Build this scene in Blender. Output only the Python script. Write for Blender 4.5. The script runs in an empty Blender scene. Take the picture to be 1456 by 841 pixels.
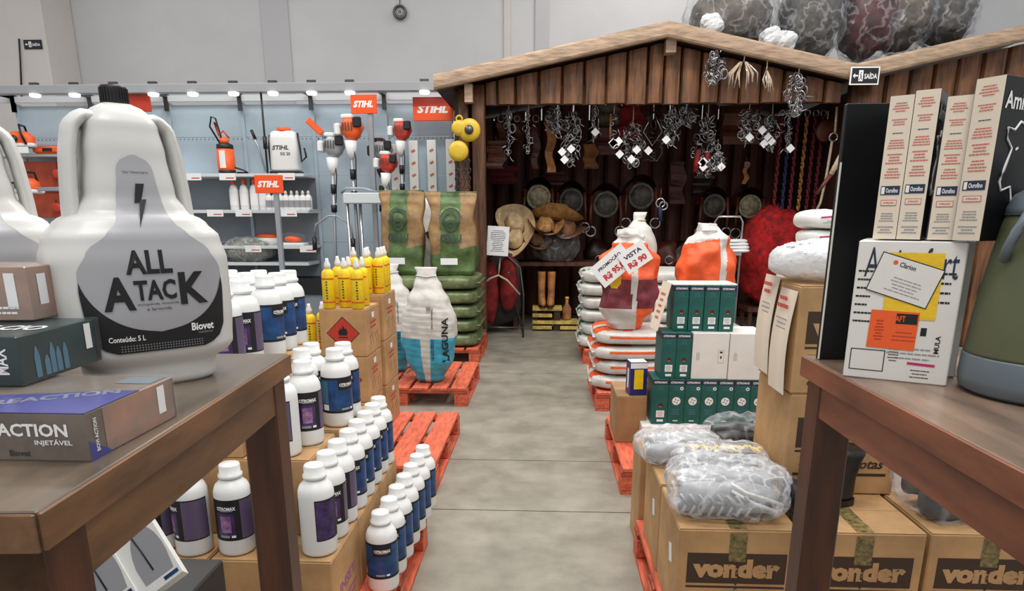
import bpy, math, random
from mathutils import Vector, Matrix, noise
PI = math.pi
R = math.radians
random.seed(7)
SC = bpy.context.scene
COL = SC.collection

# ------------------------------------------------------------------ camera
CAMZ = 1.35
FPX, PPY = 975.0, 565.0                      # focal length and principal row in 1456x841 pixels
PITCH = math.atan((PPY - 310) / FPX)
YAW = math.atan(47 / FPX * math.cos(PITCH))
cam_d = bpy.data.cameras.new('camera')
cam_d.sensor_width = 36; cam_d.lens = FPX / 1456 * 36
cam_d.shift_y = (PPY - 420.5) / 1456
cam_d.clip_start = 0.02; cam_d.clip_end = 100
cam = bpy.data.objects.new('camera', cam_d)
cam.location = (0, 0, CAMZ); cam.rotation_euler = (PI / 2 - PITCH, 0, YAW)
COL.objects.link(cam); SC.camera = cam
# ------------------------------------------------------------------ world and light
W = bpy.data.worlds.new('hall_light'); SC.world = W; W.use_nodes = True
W.node_tree.nodes['Background'].inputs[0].default_value = (0.97, 0.98, 1.0, 1)
W.node_tree.nodes['Background'].inputs[1].default_value = 0.62
def area(name, loc, size, power, color=(1, 0.97, 0.92), rot=(0, 0, 0), sy=None):
    l = bpy.data.lights.new(name, 'AREA'); l.energy = power; l.color = color
    l.shape = 'RECTANGLE'; l.size = size; l.size_y = sy or size
    o = bpy.data.objects.new(name, l); o.location = loc; o.rotation_euler = rot
    COL.objects.link(o); return o
area('ceiling_or_fill_lamp', (0.1, 1.9, 5.6), 2.4, 120, sy=1.0)
area('ceiling_or_fill_lamp', (0.0, -0.9, 4.6), 2.4, 75, rot=(R(28), 0, 0), sy=1.0)  # fill light added behind the camera to brighten front faces
area('ceiling_or_fill_lamp', (-0.3, 5.0, 5.6), 2.4, 150, sy=1.0)
area('ceiling_or_fill_lamp', (-4.2, 6.6, 5.6), 2.4, 110, sy=1.0)
area('ceiling_or_fill_lamp', (3.4, 4.4, 5.6), 2.4, 110, sy=1.0)
area('ceiling_or_fill_lamp', (1.5, 9.6, 5.8), 2.4, 60, sy=0.8)
SC.view_settings.view_transform = 'Standard'
SC.view_settings.look = 'None'
SC.view_settings.exposure = 0.0
SC.view_settings.gamma = 1.0
SC.view_settings.use_curve_mapping = False

# ------------------------------------------------------------------ layout helpers: photo pixel -> world
def ray(px, py):
    u = (px - 728) / FPX; v = -(py - PPY) / FPX
    cp, sp, cw, sw = math.cos(PITCH), math.sin(PITCH), math.cos(YAW), math.sin(YAW)
    y = cp + v * sp; z = -sp + v * cp
    return Vector((u * cw - y * sw, u * sw + y * cw, z))
def P(px, py, Y):
    r = ray(px, py); return Vector((r.x * Y / r.y, Y, CAMZ + r.z * Y / r.y))
def on(px, py, z):
    r = ray(px, py); t = (z - CAMZ) / r.z; return Vector((r.x * t, r.y * t, z))

# ------------------------------------------------------------------ materials
def lin(c):
    out = []
    for k in c:
        k = k / 255.0
        out.append(k / 12.92 if k <= 0.04045 else ((k + 0.055) / 1.055) ** 2.4)
    return (out[0], out[1], out[2], 1)
MATS = {}
def mat(name, col, rough=0.5, metal=0.0, var=0.0, scale=6.0, bump=0.0, bscale=30.0, stretch=None, col2=None, coat=0.0, emit=0.0, alpha=None, spec=0.5, haze=.5, streak=0.0):
    if name in MATS: return MATS[name]
    m = bpy.data.materials.new(name); m.use_nodes = True
    nt = m.node_tree; N = nt.nodes; L = nt.links
    b = N['Principled BSDF']; out = N['Material Output']
    b.inputs['Base Color'].default_value = lin(col)
    b.inputs['Roughness'].default_value = rough
    b.inputs['Metallic'].default_value = metal
    b.inputs['Specular IOR Level'].default_value = spec
    if coat: b.inputs['Coat Weight'].default_value = coat; b.inputs['Coat Roughness'].default_value = 0.15
    if emit:
        b.inputs['Emission Color'].default_value = lin(col); b.inputs['Emission Strength'].default_value = emit
    if var or bump or col2:
        tc = N.new('ShaderNodeTexCoord'); mp = N.new('ShaderNodeMapping')
        L.new(tc.outputs['Object'], mp.inputs['Vector'])
        if stretch: mp.inputs['Scale'].default_value = stretch
    if var or col2:
        nz = N.new('ShaderNodeTexNoise'); nz.inputs['Scale'].default_value = scale
        nz.inputs['Detail'].default_value = 6; nz.inputs['Roughness'].default_value = 0.62
        L.new(mp.outputs[0], nz.inputs['Vector'])
        rp = N.new('ShaderNodeValToRGB')
        c2 = col2 if col2 else tuple(max(0, k * (1 - var)) for k in col)
        c1 = col if col2 else tuple(min(255, k * (1 + var * 0.6)) for k in col)
        rp.color_ramp.elements[0].position = 0.33; rp.color_ramp.elements[1].position = 0.68
        rp.color_ramp.elements[0].color = lin(c2); rp.color_ramp.elements[1].color = lin(c1)
        L.new(nz.outputs['Fac'], rp.inputs['Fac']); L.new(rp.outputs['Color'], b.inputs['Base Color'])
    if bump:
        nb = N.new('ShaderNodeTexNoise'); nb.inputs['Scale'].default_value = bscale; nb.inputs['Detail'].default_value = 5
        L.new(mp.outputs[0], nb.inputs['Vector'])
        bp = N.new('ShaderNodeBump'); bp.inputs['Strength'].default_value = bump; bp.inputs['Distance'].default_value = 0.01
        L.new(nb.outputs['Fac'], bp.inputs['Height']); L.new(bp.outputs['Normal'], b.inputs['Normal'])
    if alpha is not None:
        tr = N.new('ShaderNodeBsdfTransparent'); mx = N.new('ShaderNodeMixShader')
        lw = N.new('ShaderNodeLayerWeight'); lw.inputs['Blend'].default_value = 0.35
        ma = N.new('ShaderNodeMath'); ma.operation = 'MULTIPLY_ADD'; ma.inputs[1].default_value = 0.5; ma.inputs[2].default_value = alpha
        ma.inputs[1].default_value = haze
        L.new(lw.outputs['Facing'], ma.inputs[0]); ma.use_clamp = True
        if bump: L.new(bp.outputs['Normal'], lw.inputs['Normal'])
        fac = ma.outputs[0]
        if streak:                                   # creased film: milky folds, with highlight streaks painted into the opacity
            n2 = N.new('ShaderNodeTexNoise'); n2.inputs['Scale'].default_value = bscale * .55; n2.inputs['Detail'].default_value = 2; n2.inputs['Distortion'].default_value = .5
            L.new(mp.outputs[0], n2.inputs['Vector'])
            sb = N.new('ShaderNodeMath'); sb.operation = 'SUBTRACT'; sb.inputs[1].default_value = .5; L.new(n2.outputs['Fac'], sb.inputs[0])
            ab = N.new('ShaderNodeMath'); ab.operation = 'ABSOLUTE'; L.new(sb.outputs[0], ab.inputs[0])
            mr = N.new('ShaderNodeMapRange'); mr.inputs['From Min'].default_value = 0; mr.inputs['From Max'].default_value = .06; mr.inputs['To Min'].default_value = streak; mr.inputs['To Max'].default_value = 0
            L.new(ab.outputs[0], mr.inputs['Value'])
            ad = N.new('ShaderNodeMath'); ad.operation = 'ADD'; ad.use_clamp = True; L.new(fac, ad.inputs[0]); L.new(mr.outputs[0], ad.inputs[1]); fac = ad.outputs[0]
        L.new(fac, mx.inputs['Fac'])
        L.new(tr.outputs[0], mx.inputs[1]); L.new(b.outputs[0], mx.inputs[2]); L.new(mx.outputs[0], out.inputs['Surface'])
    MATS[name] = m; return m

M = {}
def D(k, *a, **kw): M[k] = mat(k, *a, **kw)
D('concrete', (146, 141, 129), 0.38, var=0.13, scale=4.5, bump=0.08, bscale=25, spec=0.4)
D('joint', (70, 66, 58), 0.8)
D('wall', (202, 201, 201), 0.8, var=0.03, scale=0.8)
D('wall_warm', (204, 198, 192), 0.8, var=0.03, scale=0.8)
D('wall_joint', (188, 186, 188), 0.8)
D('rail', (160, 162, 166), 0.4, metal=0.2)
D('lamp', (255, 252, 240), 0.5, emit=2.2)
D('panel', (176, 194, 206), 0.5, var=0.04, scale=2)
D('panel_grey_shade', (128, 136, 144), 0.5, var=0.04, scale=2)
D('shelf_white', (205, 210, 214), 0.4)
D('tagwhite', (236, 236, 236), 0.5)
D('black', (22, 22, 24), 0.45)
D('gloss_black', (14, 15, 17), 0.42, spec=0.3)
D('dark', (34, 32, 31), 0.6, var=0.3, scale=12)
D('steel', (190, 190, 192), 0.28, metal=0.9)
D('darksteel', (95, 92, 92), 0.4, metal=0.8)
D('chrome', (200, 200, 205), 0.22, metal=1.0)
D('aluminium', (168, 172, 178), 0.4, metal=0.5)
D('orange', (240, 96, 34), 0.45)
D('sign_orange', (240, 84, 26), 0.5)
D('sign_red', (186, 52, 30), 0.5)
D('board_orange', (176, 72, 42), 0.6, var=0.25, scale=3)
D('white', (232, 232, 228), 0.4)
D('print_white', (240, 240, 240), 0.6)
D('print_grey', (150, 150, 155), 0.6)
D('print_black', (20, 20, 22), 0.6)
D('plastic_white', (230, 231, 230), 0.35, spec=0.4)
D('jug', (214, 214, 210), 0.32, var=0.03, scale=5, spec=0.5)
D('label_silver', (172, 172, 176), 0.35, metal=0.25)
D('label_purple', (84, 58, 118), 0.4, var=0.45, scale=28, col2=(34, 22, 56))
D('label_lilac', (190, 140, 180), 0.4, var=0.5, scale=40, col2=(70, 44, 96))
D('label_panel', (96, 82, 110), 0.45)
D('label_blue', (30, 84, 142), 0.35, var=0.4, scale=20, col2=(15, 36, 76))
D('label_teal', (74, 116, 140), 0.45)
D('card', (186, 146, 100), 0.75, var=0.14, scale=5, bump=0.06, bscale=60)
D('card_dark', (160, 120, 80), 0.75, var=0.16, scale=5)
D('card_print', (62, 46, 32), 0.7)
D('tape', (176, 150, 108), 0.25, var=0.1, scale=12)
D('tape_print', (60, 54, 34), 0.3, var=0.6, scale=60, col2=(150, 132, 84))
D('purple_print', (150, 96, 150), 0.7)
D('hazard_red', (188, 52, 40), 0.6)
D('yellow', (240, 204, 20), 0.4, var=0.06, scale=30)
D('yellow_red', (206, 84, 30), 0.5)
D('pallet', (212, 100, 70), 0.6, var=0.22, scale=7, bump=0.25, bscale=25, stretch=(6, 1, 6))
D('pallet_dark', (170, 76, 50), 0.7, var=0.3, scale=9)
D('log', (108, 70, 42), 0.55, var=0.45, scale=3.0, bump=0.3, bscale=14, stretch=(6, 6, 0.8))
D('log_dark_shade', (56, 33, 21), 0.6, var=0.5, scale=3.0, bump=0.2, bscale=14, stretch=(6, 6, 0.8))  # darker copy of the log wood, cabin shade put into its colour
D('log_inside_shade', (84, 42, 26), 0.6, var=0.5, scale=3.0, stretch=(6, 6, 0.8))  # inner wood darkened, the dim interior is painted into the colour
D('fascia', (172, 146, 122), 0.6, var=0.22, scale=5, bump=0.2, bscale=20, stretch=(1, 6, 6))
D('post', (92, 58, 34), 0.6, var=0.45, scale=4, bump=0.3, bscale=14, stretch=(6, 6, 0.7))
D('table_top', (104, 90, 76), 0.3, var=0.22, scale=3, stretch=(5, 1, 5), coat=0.25)
D('table_wood', (116, 82, 54), 0.42, var=0.28, scale=4, bump=0.05, bscale=14, stretch=(6, 1.0, 6))
D('table_leg', (82, 46, 28), 0.42, var=0.3, scale=4, bump=0.05, bscale=14, stretch=(7, 7, 0.8))
D('table_top_r', (128, 106, 90), 0.34, var=0.3, scale=3, stretch=(5, 1, 5), coat=0.25)
D('table_wood_r', (128, 76, 52), 0.42, var=0.28, scale=4, stretch=(6, 1.0, 6))
D('olive', (92, 98, 70), 0.5, var=0.06, scale=3)
D('slate', (104, 116, 124), 0.4)
D('sack_brown', (146, 114, 74), 0.6, var=0.22, scale=9, bump=0.5, bscale=16)
D('sack_green', (78, 102, 56), 0.5, var=0.35, scale=9, bump=0.5, bscale=16)
D('sack_dkgreen', (44, 66, 40), 0.5, var=0.3, scale=9, bump=0.5, bscale=16)
D('bag_green', (104, 116, 78), 0.35, var=0.3, scale=9, bump=0.6, bscale=22)
D('sack_white', (206, 204, 198), 0.5, var=0.08, scale=7, bump=0.5, bscale=16)
D('sack_cyan', (60, 166, 196), 0.45, var=0.15, scale=10, bump=0.5, bscale=16)
D('sack_orange', (238, 92, 40), 0.5, var=0.15, scale=8, bump=0.5, bscale=16)
D('sack_maroon', (120, 42, 52), 0.5, var=0.25, scale=20, bump=0.4, bscale=20)
D('sack_yellow', (240, 196, 36), 0.5, bump=0.4)
D('green_box', (22, 92, 84), 0.4, var=0.15, scale=10)
D('green_dark', (12, 44, 42), 0.3, var=0.4, scale=9)
D('band_dark', (42, 38, 62), 0.45)
D('carton_white', (228, 226, 220), 0.55, var=0.03, scale=6)
D('carton_cream', (232, 218, 198), 0.5, var=0.02)
D('print_red', (206, 110, 96), 0.6)
D('print_hotred', (196, 48, 50), 0.6)
D('print_navy', (36, 48, 74), 0.6)
D('navy', (36, 38, 104), 0.35)
D('magenta', (190, 40, 110), 0.5)
D('foil', (128, 114, 102), 0.3, metal=0.35, var=0.3, scale=7)
D('foil_copper', (196, 150, 128), 0.25, metal=0.5, var=0.35, scale=14, col2=(140, 130, 124))
D('foil_blue', (56, 56, 140), 0.3, metal=0.2)
D('lilac_foil', (150, 152, 176), 0.2, metal=0.4)
D('red_wool', (150, 8, 12), 0.9, var=0.4, scale=14, bump=0.6, bscale=30)
D('red_cloth', (120, 16, 16), 0.8, var=0.4, scale=10)
D('leather', (90, 42, 24), 0.45, var=0.4, scale=8)
D('leather_dark', (40, 16, 12), 0.4, var=0.5, scale=10)
D('leather_red', (74, 22, 22), 0.45, var=0.5, scale=10)
D('leather_tan', (170, 112, 62), 0.55, var=0.3, scale=8)
D('hat_cream', (196, 168, 128), 0.8, var=0.2, scale=12)
D('hat_straw', (172, 128, 76), 0.8, var=0.3, scale=20)
D('hat_brown', (124, 84, 52), 0.8, var=0.3, scale=12)
D('fleece', (158, 148, 122), 0.9, var=0.3, scale=20, bump=0.6, bscale=40)
D('fleece_grey', (92, 88, 80), 0.9, var=0.3, scale=20, bump=0.6, bscale=40)
D('rope', (190, 170, 145), 0.8, var=0.2, scale=60)
D('rope_red', (110, 26, 40), 0.7, var=0.4, scale=60)
D('rope_blue', (34, 44, 84), 0.7, var=0.4, scale=60)
D('boot_grey', (176, 178, 182), 0.45, var=0.12, scale=12)
D('boot_dark', (60, 62, 66), 0.45, var=0.4, scale=18)
D('bundle_dark', (92, 86, 78), 0.6, var=0.6, scale=14, col2=(34, 32, 32), bump=0.8, bscale=18)
D('bundle_brown', (104, 92, 78), 0.5, var=0.55, scale=10, col2=(44, 38, 34), bump=0.8, bscale=18)
D('bundle_camo', (150, 150, 138), 0.5, var=0.5, scale=16, col2=(84, 86, 78), bump=0.6, bscale=18)
D('wrap', (214, 218, 224), 0.14, bump=1.0, bscale=13, alpha=0.04, spec=0.9, haze=.25, streak=.22)
D('wrap_boot', (220, 222, 226), 0.16, bump=1.0, bscale=24, alpha=0.15, spec=0.9, haze=.4, streak=.4)
D('wrap_thin', (226, 232, 238), 0.08, bump=0.5, bscale=9, alpha=0.03, spec=0.9, haze=.06)
D('wrap_white', (232, 234, 236), 0.2, bump=0.9, bscale=30, alpha=0.62, spec=0.8)
D('yellow_hoist', (208, 174, 44), 0.4)
D('crate_yellow', (196, 170, 90), 0.7, var=0.3, scale=10)
D('green_print', (36, 96, 60), 0.6)
D('brush_red', (196, 60, 40), 0.5)

# ------------------------------------------------------------------ text cache
TXT = {}
def text_geo(s, bold=0.0):
    k = (s, bold)
    if k in TXT: return TXT[k]
    cu = bpy.data.curves.new('t', 'FONT'); cu.body = s; cu.size = 1.0; cu.resolution_u = 2; cu.offset = bold
    cu.fill_mode = 'FRONT'
    o = bpy.data.objects.new('t', cu); COL.objects.link(o)
    bpy.context.view_layer.update()
    dg = bpy.context.evaluated_depsgraph_get()
    me = bpy.data.meshes.new_from_object(o.evaluated_get(dg))
    vs = [(v.co.x, v.co.y) for v in me.vertices]; fs = [tuple(p.vertices) for p in me.polygons]
    bpy.data.objects.remove(o); bpy.data.curves.remove(cu); bpy.data.meshes.remove(me)
    x0 = min(v[0] for v in vs); x1 = max(v[0] for v in vs); y0 = min(v[1] for v in vs); y1 = max(v[1] for v in vs)
    vs = [((v[0] - x0) / (x1 - x0) - 0.5, (v[1] - y0) / (y1 - y0) - 0.5) for v in vs]
    TXT[k] = (vs, fs); return TXT[k]

def frame(o, u, n):                               # face frame: u = right, v = up-ish, n = outward
    u = Vector(u).normalized(); n = Vector(n).normalized(); v = n.cross(u)
    m = Matrix((u, v, n)).transposed().to_4x4(); m.translation = Vector(o); return m

# ------------------------------------------------------------------ mesh builder
class MB:
    def __init__(s, T=None): s.v = []; s.f = []; s.mi = []; s.sm = []; s.mats = []; s.T = T or Matrix()
    def _m(s, m):
        if isinstance(m, str): m = M[m]
        if m not in s.mats: s.mats.append(m)
        return s.mats.index(m)
    def add(s, vs, fs, m, smooth=False, T=None):
        b = len(s.v); TT = s.T @ T if T is not None else s.T
        s.v += [tuple(TT @ Vector(v)) for v in vs]
        if callable(m):
            for i, f in enumerate(fs): s.f.append(tuple(b + k for k in f)); s.mi.append(s._m(m(i))); s.sm.append(smooth)
        else:
            k0 = s._m(m)
            for f in fs: s.f.append(tuple(b + k for k in f)); s.mi.append(k0); s.sm.append(smooth)
        return s
    def box(s, x0, y0, z0, x1, y1, z1, m, bev=0.0, T=None):
        if bev <= 0:
            vs = [(x0, y0, z0), (x1, y0, z0), (x1, y1, z0), (x0, y1, z0), (x0, y0, z1), (x1, y0, z1), (x1, y1, z1), (x0, y1, z1)]
            fs = [(0, 3, 2, 1), (4, 5, 6, 7), (0, 1, 5, 4), (1, 2, 6, 5), (2, 3, 7, 6), (3, 0, 4, 7)]
            return s.add(vs, fs, m, False, T)
        b = bev; vs = []
        for z, i in ((z0, b), (z0 + b, 0), (z1 - b, 0), (z1, b)):
            xa, xb, ya, yb = x0 + i, x1 - i, y0 + i, y1 - i
            vs += [(xa + b, ya, z), (xb - b, ya, z), (xb, ya + b, z), (xb, yb - b, z), (xb - b, yb, z), (xa + b, yb, z), (xa, yb - b, z), (xa, ya + b, z)]
        fs = [tuple(range(7, -1, -1)), tuple(range(24, 32))]
        for r in range(3):
            for k in range(8): fs.append((r * 8 + k, r * 8 + (k + 1) % 8, r * 8 + 8 + (k + 1) % 8, r * 8 + 8 + k))
        return s.add(vs, fs, m, False, T)
    def lathe(s, prof, m, seg=20, T=None, smooth=True):
        vs = []; fs = []; mids = []
        for r, z in prof:
            for k in range(seg):
                a = 2 * PI * k / seg; vs.append((r * math.cos(a), r * math.sin(a), z))
        for i in range(len(prof) - 1):
            for k in range(seg):
                fs.append((i * seg + k, i * seg + (k + 1) % seg, (i + 1) * seg + (k + 1) % seg, (i + 1) * seg + k))
        fs.append(tuple(range(seg - 1, -1, -1))); fs.append(tuple((len(prof) - 1) * seg + k for k in range(seg)))
        return s.add(vs, fs, m, smooth, T)
    def tube(s, pts, r, m, seg=6, closed=False, T=None, taper=None):
        pts = [Vector(p) for p in pts]; n = len(pts); vs = []; fs = []
        up = Vector((0.13, 0.21, 1)).normalized()
        for i, p in enumerate(pts):
            if closed: t = pts[(i + 1) % n] - pts[i - 1]
            else: t = pts[min(i + 1, n - 1)] - pts[max(i - 1, 0)]
            t = t.normalized() if t.length > 1e-9 else Vector((0, 0, 1))
            a = up.cross(t)
            if a.length < 0.1: a = Vector((1, 0.1, 0)).cross(t)
            a.normalize(); b = t.cross(a); rr = r if taper is None else r * taper[i]
            for k in range(seg):
                q = 2 * PI * k / seg; vs.append(tuple(p + a * (rr * math.cos(q)) + b * (rr * math.sin(q))))
        for i in range(n if closed else n - 1):
            j = (i + 1) % n
            for k in range(seg): fs.append((i * seg + k, i * seg + (k + 1) % seg, j * seg + (k + 1) % seg, j * seg + k))
        if not closed: fs.append(tuple(range(seg - 1, -1, -1))); fs.append(tuple((n - 1) * seg + k for k in range(seg)))
        return s.add(vs, fs, m, True, T)
    def ring(s, c, rad, r, m, axis=(0, 1, 0), n=14, seg=5, sy=1.0):
        q = Vector(axis).to_track_quat('Z', 'Y')
        return s.tube([Vector(c) + q @ Vector((rad * math.cos(2 * PI * k / n), rad * sy * math.sin(2 * PI * k / n), 0)) for k in range(n)], r, m, seg, True)
    def text(s, t, F, cx, cy, w, h, m, off=0.0006, bold=0.02, rot=0.0, wrap=None, slant=0.0):
        vs, fs = text_geo(t, bold); out = []
        c, sn = math.cos(rot), math.sin(rot)
        for x, y in vs:
            x = x * w + y * h * slant; y = y * h; x, y = x * c - y * sn, x * sn + y * c
            x += cx; y += cy
            if wrap: out.append((wrap * math.sin(x / wrap), -wrap * math.cos(x / wrap), y))
            else: out.append(tuple(F @ Vector((x, y, off))))
        return s.add(out, fs, m)
    def rect(s, F, cx, cy, w, h, m, off=0.0005, rot=0.0):
        c, sn = math.cos(rot), math.sin(rot); vs = []
        for x, y in ((-w / 2, -h / 2), (w / 2, -h / 2), (w / 2, h / 2), (-w / 2, h / 2)):
            vs.append(tuple(F @ Vector((x * c - y * sn + cx, x * sn + y * c + cy, off))))
        return s.add(vs, [(0, 1, 2, 3)], m)
    def poly(s, F, pts, m, off=0.0005):
        return s.add([tuple(F @ Vector((x, y, off))) for x, y in pts], [tuple(range(len(pts)))], m)
    def disc(s, F, cx, cy, r, m, off=0.0006, n=14):
        return s.poly(F, [(cx + r * math.cos(2 * PI * k / n), cy + r * math.sin(2 * PI * k / n)) for k in range(n)], m, off)
    def lines(s, F, cx, cy, w, h, n, m, seed=1, off=0.0005, fill=0.42, center=True):
        rg = random.Random(seed)
        for k in range(n):
            ww = w * rg.uniform(0.55, 1.0); y = cy + h / 2 - (k + 0.5) * h / n
            x = cx if center else cx - (w - ww) / 2
            a = x - ww / 2; e = x + ww / 2
            while a < e - 1e-5:
                l = min(rg.uniform(0.08, 0.2) * w, e - a); s.rect(F, a + l * 0.45, y, l * 0.86, h / n * fill, m, off); a += l
        return s
    def wrapband(s, r, z0, z1, a0, a1, m, n=8):
        vs = []; fs = []
        for k in range(n + 1):
            a = a0 + (a1 - a0) * k / n; x, y = r * math.sin(a), -r * math.cos(a); vs += [(x, y, z0), (x, y, z1)]
        for k in range(n): fs.append((2 * k, 2 * k + 2, 2 * k + 3, 2 * k + 1))
        return s.add(vs, fs, m, True)
    def mesh(s, name):
        me = bpy.data.meshes.new(name); me.from_pydata(s.v, [], s.f)
        for m in s.mats: me.materials.append(m)
        me.polygons.foreach_set('material_index', s.mi); me.polygons.foreach_set('use_smooth', s.sm)
        me.update(); return me
    def build(s, name, parent=None, label=None):
        o = bpy.data.objects.new(name, s.mesh(name)); COL.objects.link(o)
        if parent is not None: o.parent = parent
        if label: o['label'] = label
        return o

def chk(label):
    n = len(label.split())
    if not 4 <= n <= 16: print('LABEL LENGTH', n, label)
def tag(o, label, cat, group=None):
    chk(label); o['label'] = label; o['category'] = cat
    if group: o['group'] = group
    return o
def thing(name, label, cat, loc=(0, 0, 0), rz=0.0, group=None, rx=0.0, ry=0.0):
    o = bpy.data.objects.new(name, None); COL.objects.link(o); o.empty_display_size = 0.05
    o.location = loc; o.rotation_euler = (rx, ry, rz)
    return tag(o, label, cat, group)
def struct(o): o['kind'] = 'structure'; return o
def dup(root, loc, rz, label, group=None, scale=None):
    r = root.copy(); COL.objects.link(r); r.location = loc; r.rotation_euler = (root.rotation_euler.x, root.rotation_euler.y, rz)
    chk(label); r['label'] = label
    if group: r['group'] = group
    if scale: r.scale = scale
    for ch in list(root.children):
        c = ch.copy(); COL.objects.link(c); c.parent = r
        for g in list(ch.children):
            d = g.copy(); COL.objects.link(d); d.parent = c
    return r
ORD = ['first', 'second', 'third', 'fourth', 'fifth', 'sixth', 'seventh', 'eighth', 'ninth', 'tenth', 'eleventh', 'twelfth']

def blob(dx, dy, dz, p=2.0, amp=0.0, sc=6.0, seed=0, nu=28, nv=16, ridge=0.0, flat=None):
    """closed superellipsoid with noise; base at z=0"""
    vs = []; fs = []
    def pw(a, e): return math.copysign(abs(a) ** e, a)
    e = 2.0 / p
    for i in range(nv + 1):
        ph = -PI / 2 + PI * i / nv
        for k in range(nu):
            th = 2 * PI * k / nu
            x = pw(math.cos(ph), e) * pw(math.cos(th), e); y = pw(math.cos(ph), e) * pw(math.sin(th), e); z = pw(math.sin(ph), e)
            v = Vector((x * dx / 2, y * dy / 2, z * dz / 2))
            q = v * sc + Vector((seed * 7.3, seed * 3.1, seed))
            n = noise.noise(q) * amp
            if ridge: n += (0.5 - abs(noise.noise(q * 2.3))) * ridge
            d = v.normalized(); v = v + d * n; v.z += dz / 2
            if flat is not None: v.z = max(v.z, flat)
            vs.append(tuple(v))
    for i in range(nv):
        for k in range(nu): fs.append((i * nu + k, i * nu + (k + 1) % nu, (i + 1) * nu + (k + 1) % nu, (i + 1) * nu + k))
    return vs, fs

def rings(rs, seg=28, p=3.0, amp=0.0, sc=8.0, seed=0):
    """rs: (z, half width, half depth, cx, cy)"""
    vs = []; fs = []; e = 2.0 / p
    def pw(a, e): return math.copysign(abs(a) ** e, a)
    for r in rs:
        z, hw, hd = r[:3]; cx, cy = (r[3], r[4]) if len(r) > 3 else (0, 0)
        for k in range(seg):
            a = 2 * PI * k / seg; x = hw * pw(math.cos(a), e); y = hd * pw(math.sin(a), e)
            n = noise.noise(Vector((x * sc, y * sc, z * sc + seed * 5))) * amp
            d = Vector((x, y, 0)); d = d.normalized() if d.length > 1e-6 else d
            vs.append((x + cx + d.x * n, y + cy + d.y * n, z))
    for i in range(len(rs) - 1):
        for k in range(seg): fs.append((i * seg + k, i * seg + (k + 1) % seg, (i + 1) * seg + (k + 1) % seg, (i + 1) * seg + k))
    fs.append(tuple(range(seg - 1, -1, -1))); fs.append(tuple((len(rs) - 1) * seg + k for k in range(seg)))
    return vs, fs
def lerp_rings(keys, n):
    """smooth interpolation of ring keys into n rings"""
    out = []
    z0, z1 = keys[0][0], keys[-1][0]
    for i in range(n):
        z = z0 + (z1 - z0) * i / (n - 1)
        for a, b in zip(keys, keys[1:]):
            if a[0] <= z <= b[0] + 1e-9:
                t = (z - a[0]) / max(b[0] - a[0], 1e-9); t = t * t * (3 - 2 * t)
                out.append(tuple([z] + [a[j] + (b[j] - a[j]) * t for j in range(1, len(a))])); break
    return out
FRONT = lambda y=0.0, x=0.0, z=0.0: frame((x, y, z), (1, 0, 0), (0, -1, 0))
LEFT = lambda x=0.0, y=0.0, z=0.0: frame((x, y, z), (0, -1, 0), (-1, 0, 0))
RIGHT = lambda x=0.0, y=0.0, z=0.0: frame((x, y, z), (0, 1, 0), (1, 0, 0))
TOP = lambda z=0.0, x=0.0, y=0.0: frame((x, y, z), (1, 0, 0), (0, 0, 1))

# ================================================================== SETTING
ys = [-2.5, 0.2, 3.02, 3.72, 6.0, 9.0, 11.2]
fl = MB().box(-10, -2.5, -0.12, 8, 11.2, -0.012, 'joint').build('floor'); struct(fl)
for a, b in zip(ys, ys[1:]):
    MB().box(-10, a + 0.004, -0.0115, 8, b - 0.004, 0, 'concrete').build('slab', fl)
wb = struct(MB().box(-10, 11.0, 0, 8, 11.2, 6.0, 'wall').build('wall_back'))
for px, w, k in ((393, 0.42, 'wall_joint'), (721, 0.10, 'wall_warm'), (770, 0.2, 'wall_joint'), (1378, 0.1, 'wall_joint')):
    x = P(px, 50, 11).x; struct(MB().box(x - w / 2, 10.97, 0, x + w / 2, 10.998, 6, k, 0.01).build('trim_%d' % (1 + len([o for o in bpy.data.objects if o.name.startswith('trim_')]))))
struct(MB().box(-9.9, 10.3, 0, -7.06, 10.99, 6, 'wall_warm', 0.02).build('wall_left'))
e = thing('wall_cable', 'thin black cable running down the pale pillar at far left', 'cable', P(31, 140, 10.27))
c0 = e.location
MB().tube([Vector(P(27, 55, 10.28)) - c0, Vector(P(29, 90, 10.28)) - c0, Vector(P(31, 140, 10.28)) - c0], 0.012, 'black').build('cord', e)
def exit_sign(x, z, y, w, h, label, border):
    t = thing('exit_sign', label, 'sign', (x, y, z))
    MB().box(-w / 2, 0, -h / 2, w / 2, 0.012, h / 2, 'tagwhite' if border else 'black').box(-w / 2 + 0.012, -0.002, -h / 2 + 0.012, w / 2 - 0.012, 0.0, h / 2 - 0.012, 'black').build('plate', t)
    b = MB(); F = FRONT(-0.003)
    b.text('SAÍDA', F, w * 0.2, 0, w * 0.44, h * 0.36, 'print_white')
    b.poly(F, [(-w * 0.42, 0), (-w * 0.34, h * 0.14), (-w * 0.34, -h * 0.14)], 'print_white'); b.rect(F, -w * 0.29, 0, w * 0.1, h * 0.08, 'print_white')
    b.rect(F, -w * 0.14, 0, w * 0.15, h * 0.6, 'print_white'); 
    b.disc(F, -w * 0.14, h * 0.17, w * 0.02, 'print_black', 0.001); b.rect(F, -w * 0.14, 0, w * 0.035, h * 0.22, 'print_black', 0.001, 0.3)
    b.rect(F, -w * 0.165, -h * 0.16, w * 0.02, h * 0.2, 'print_black', 0.001, -0.5); b.rect(F, -w * 0.115, -h * 0.16, w * 0.02, h * 0.2, 'print_black', 0.001, 0.6)
    b.build('lettering', t)
p = P(46, 63, 10.28); exit_sign(p.x, p.z, 10.286, 0.26, 0.12, 'small black exit sign on the pale pillar at far left', False)
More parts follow.
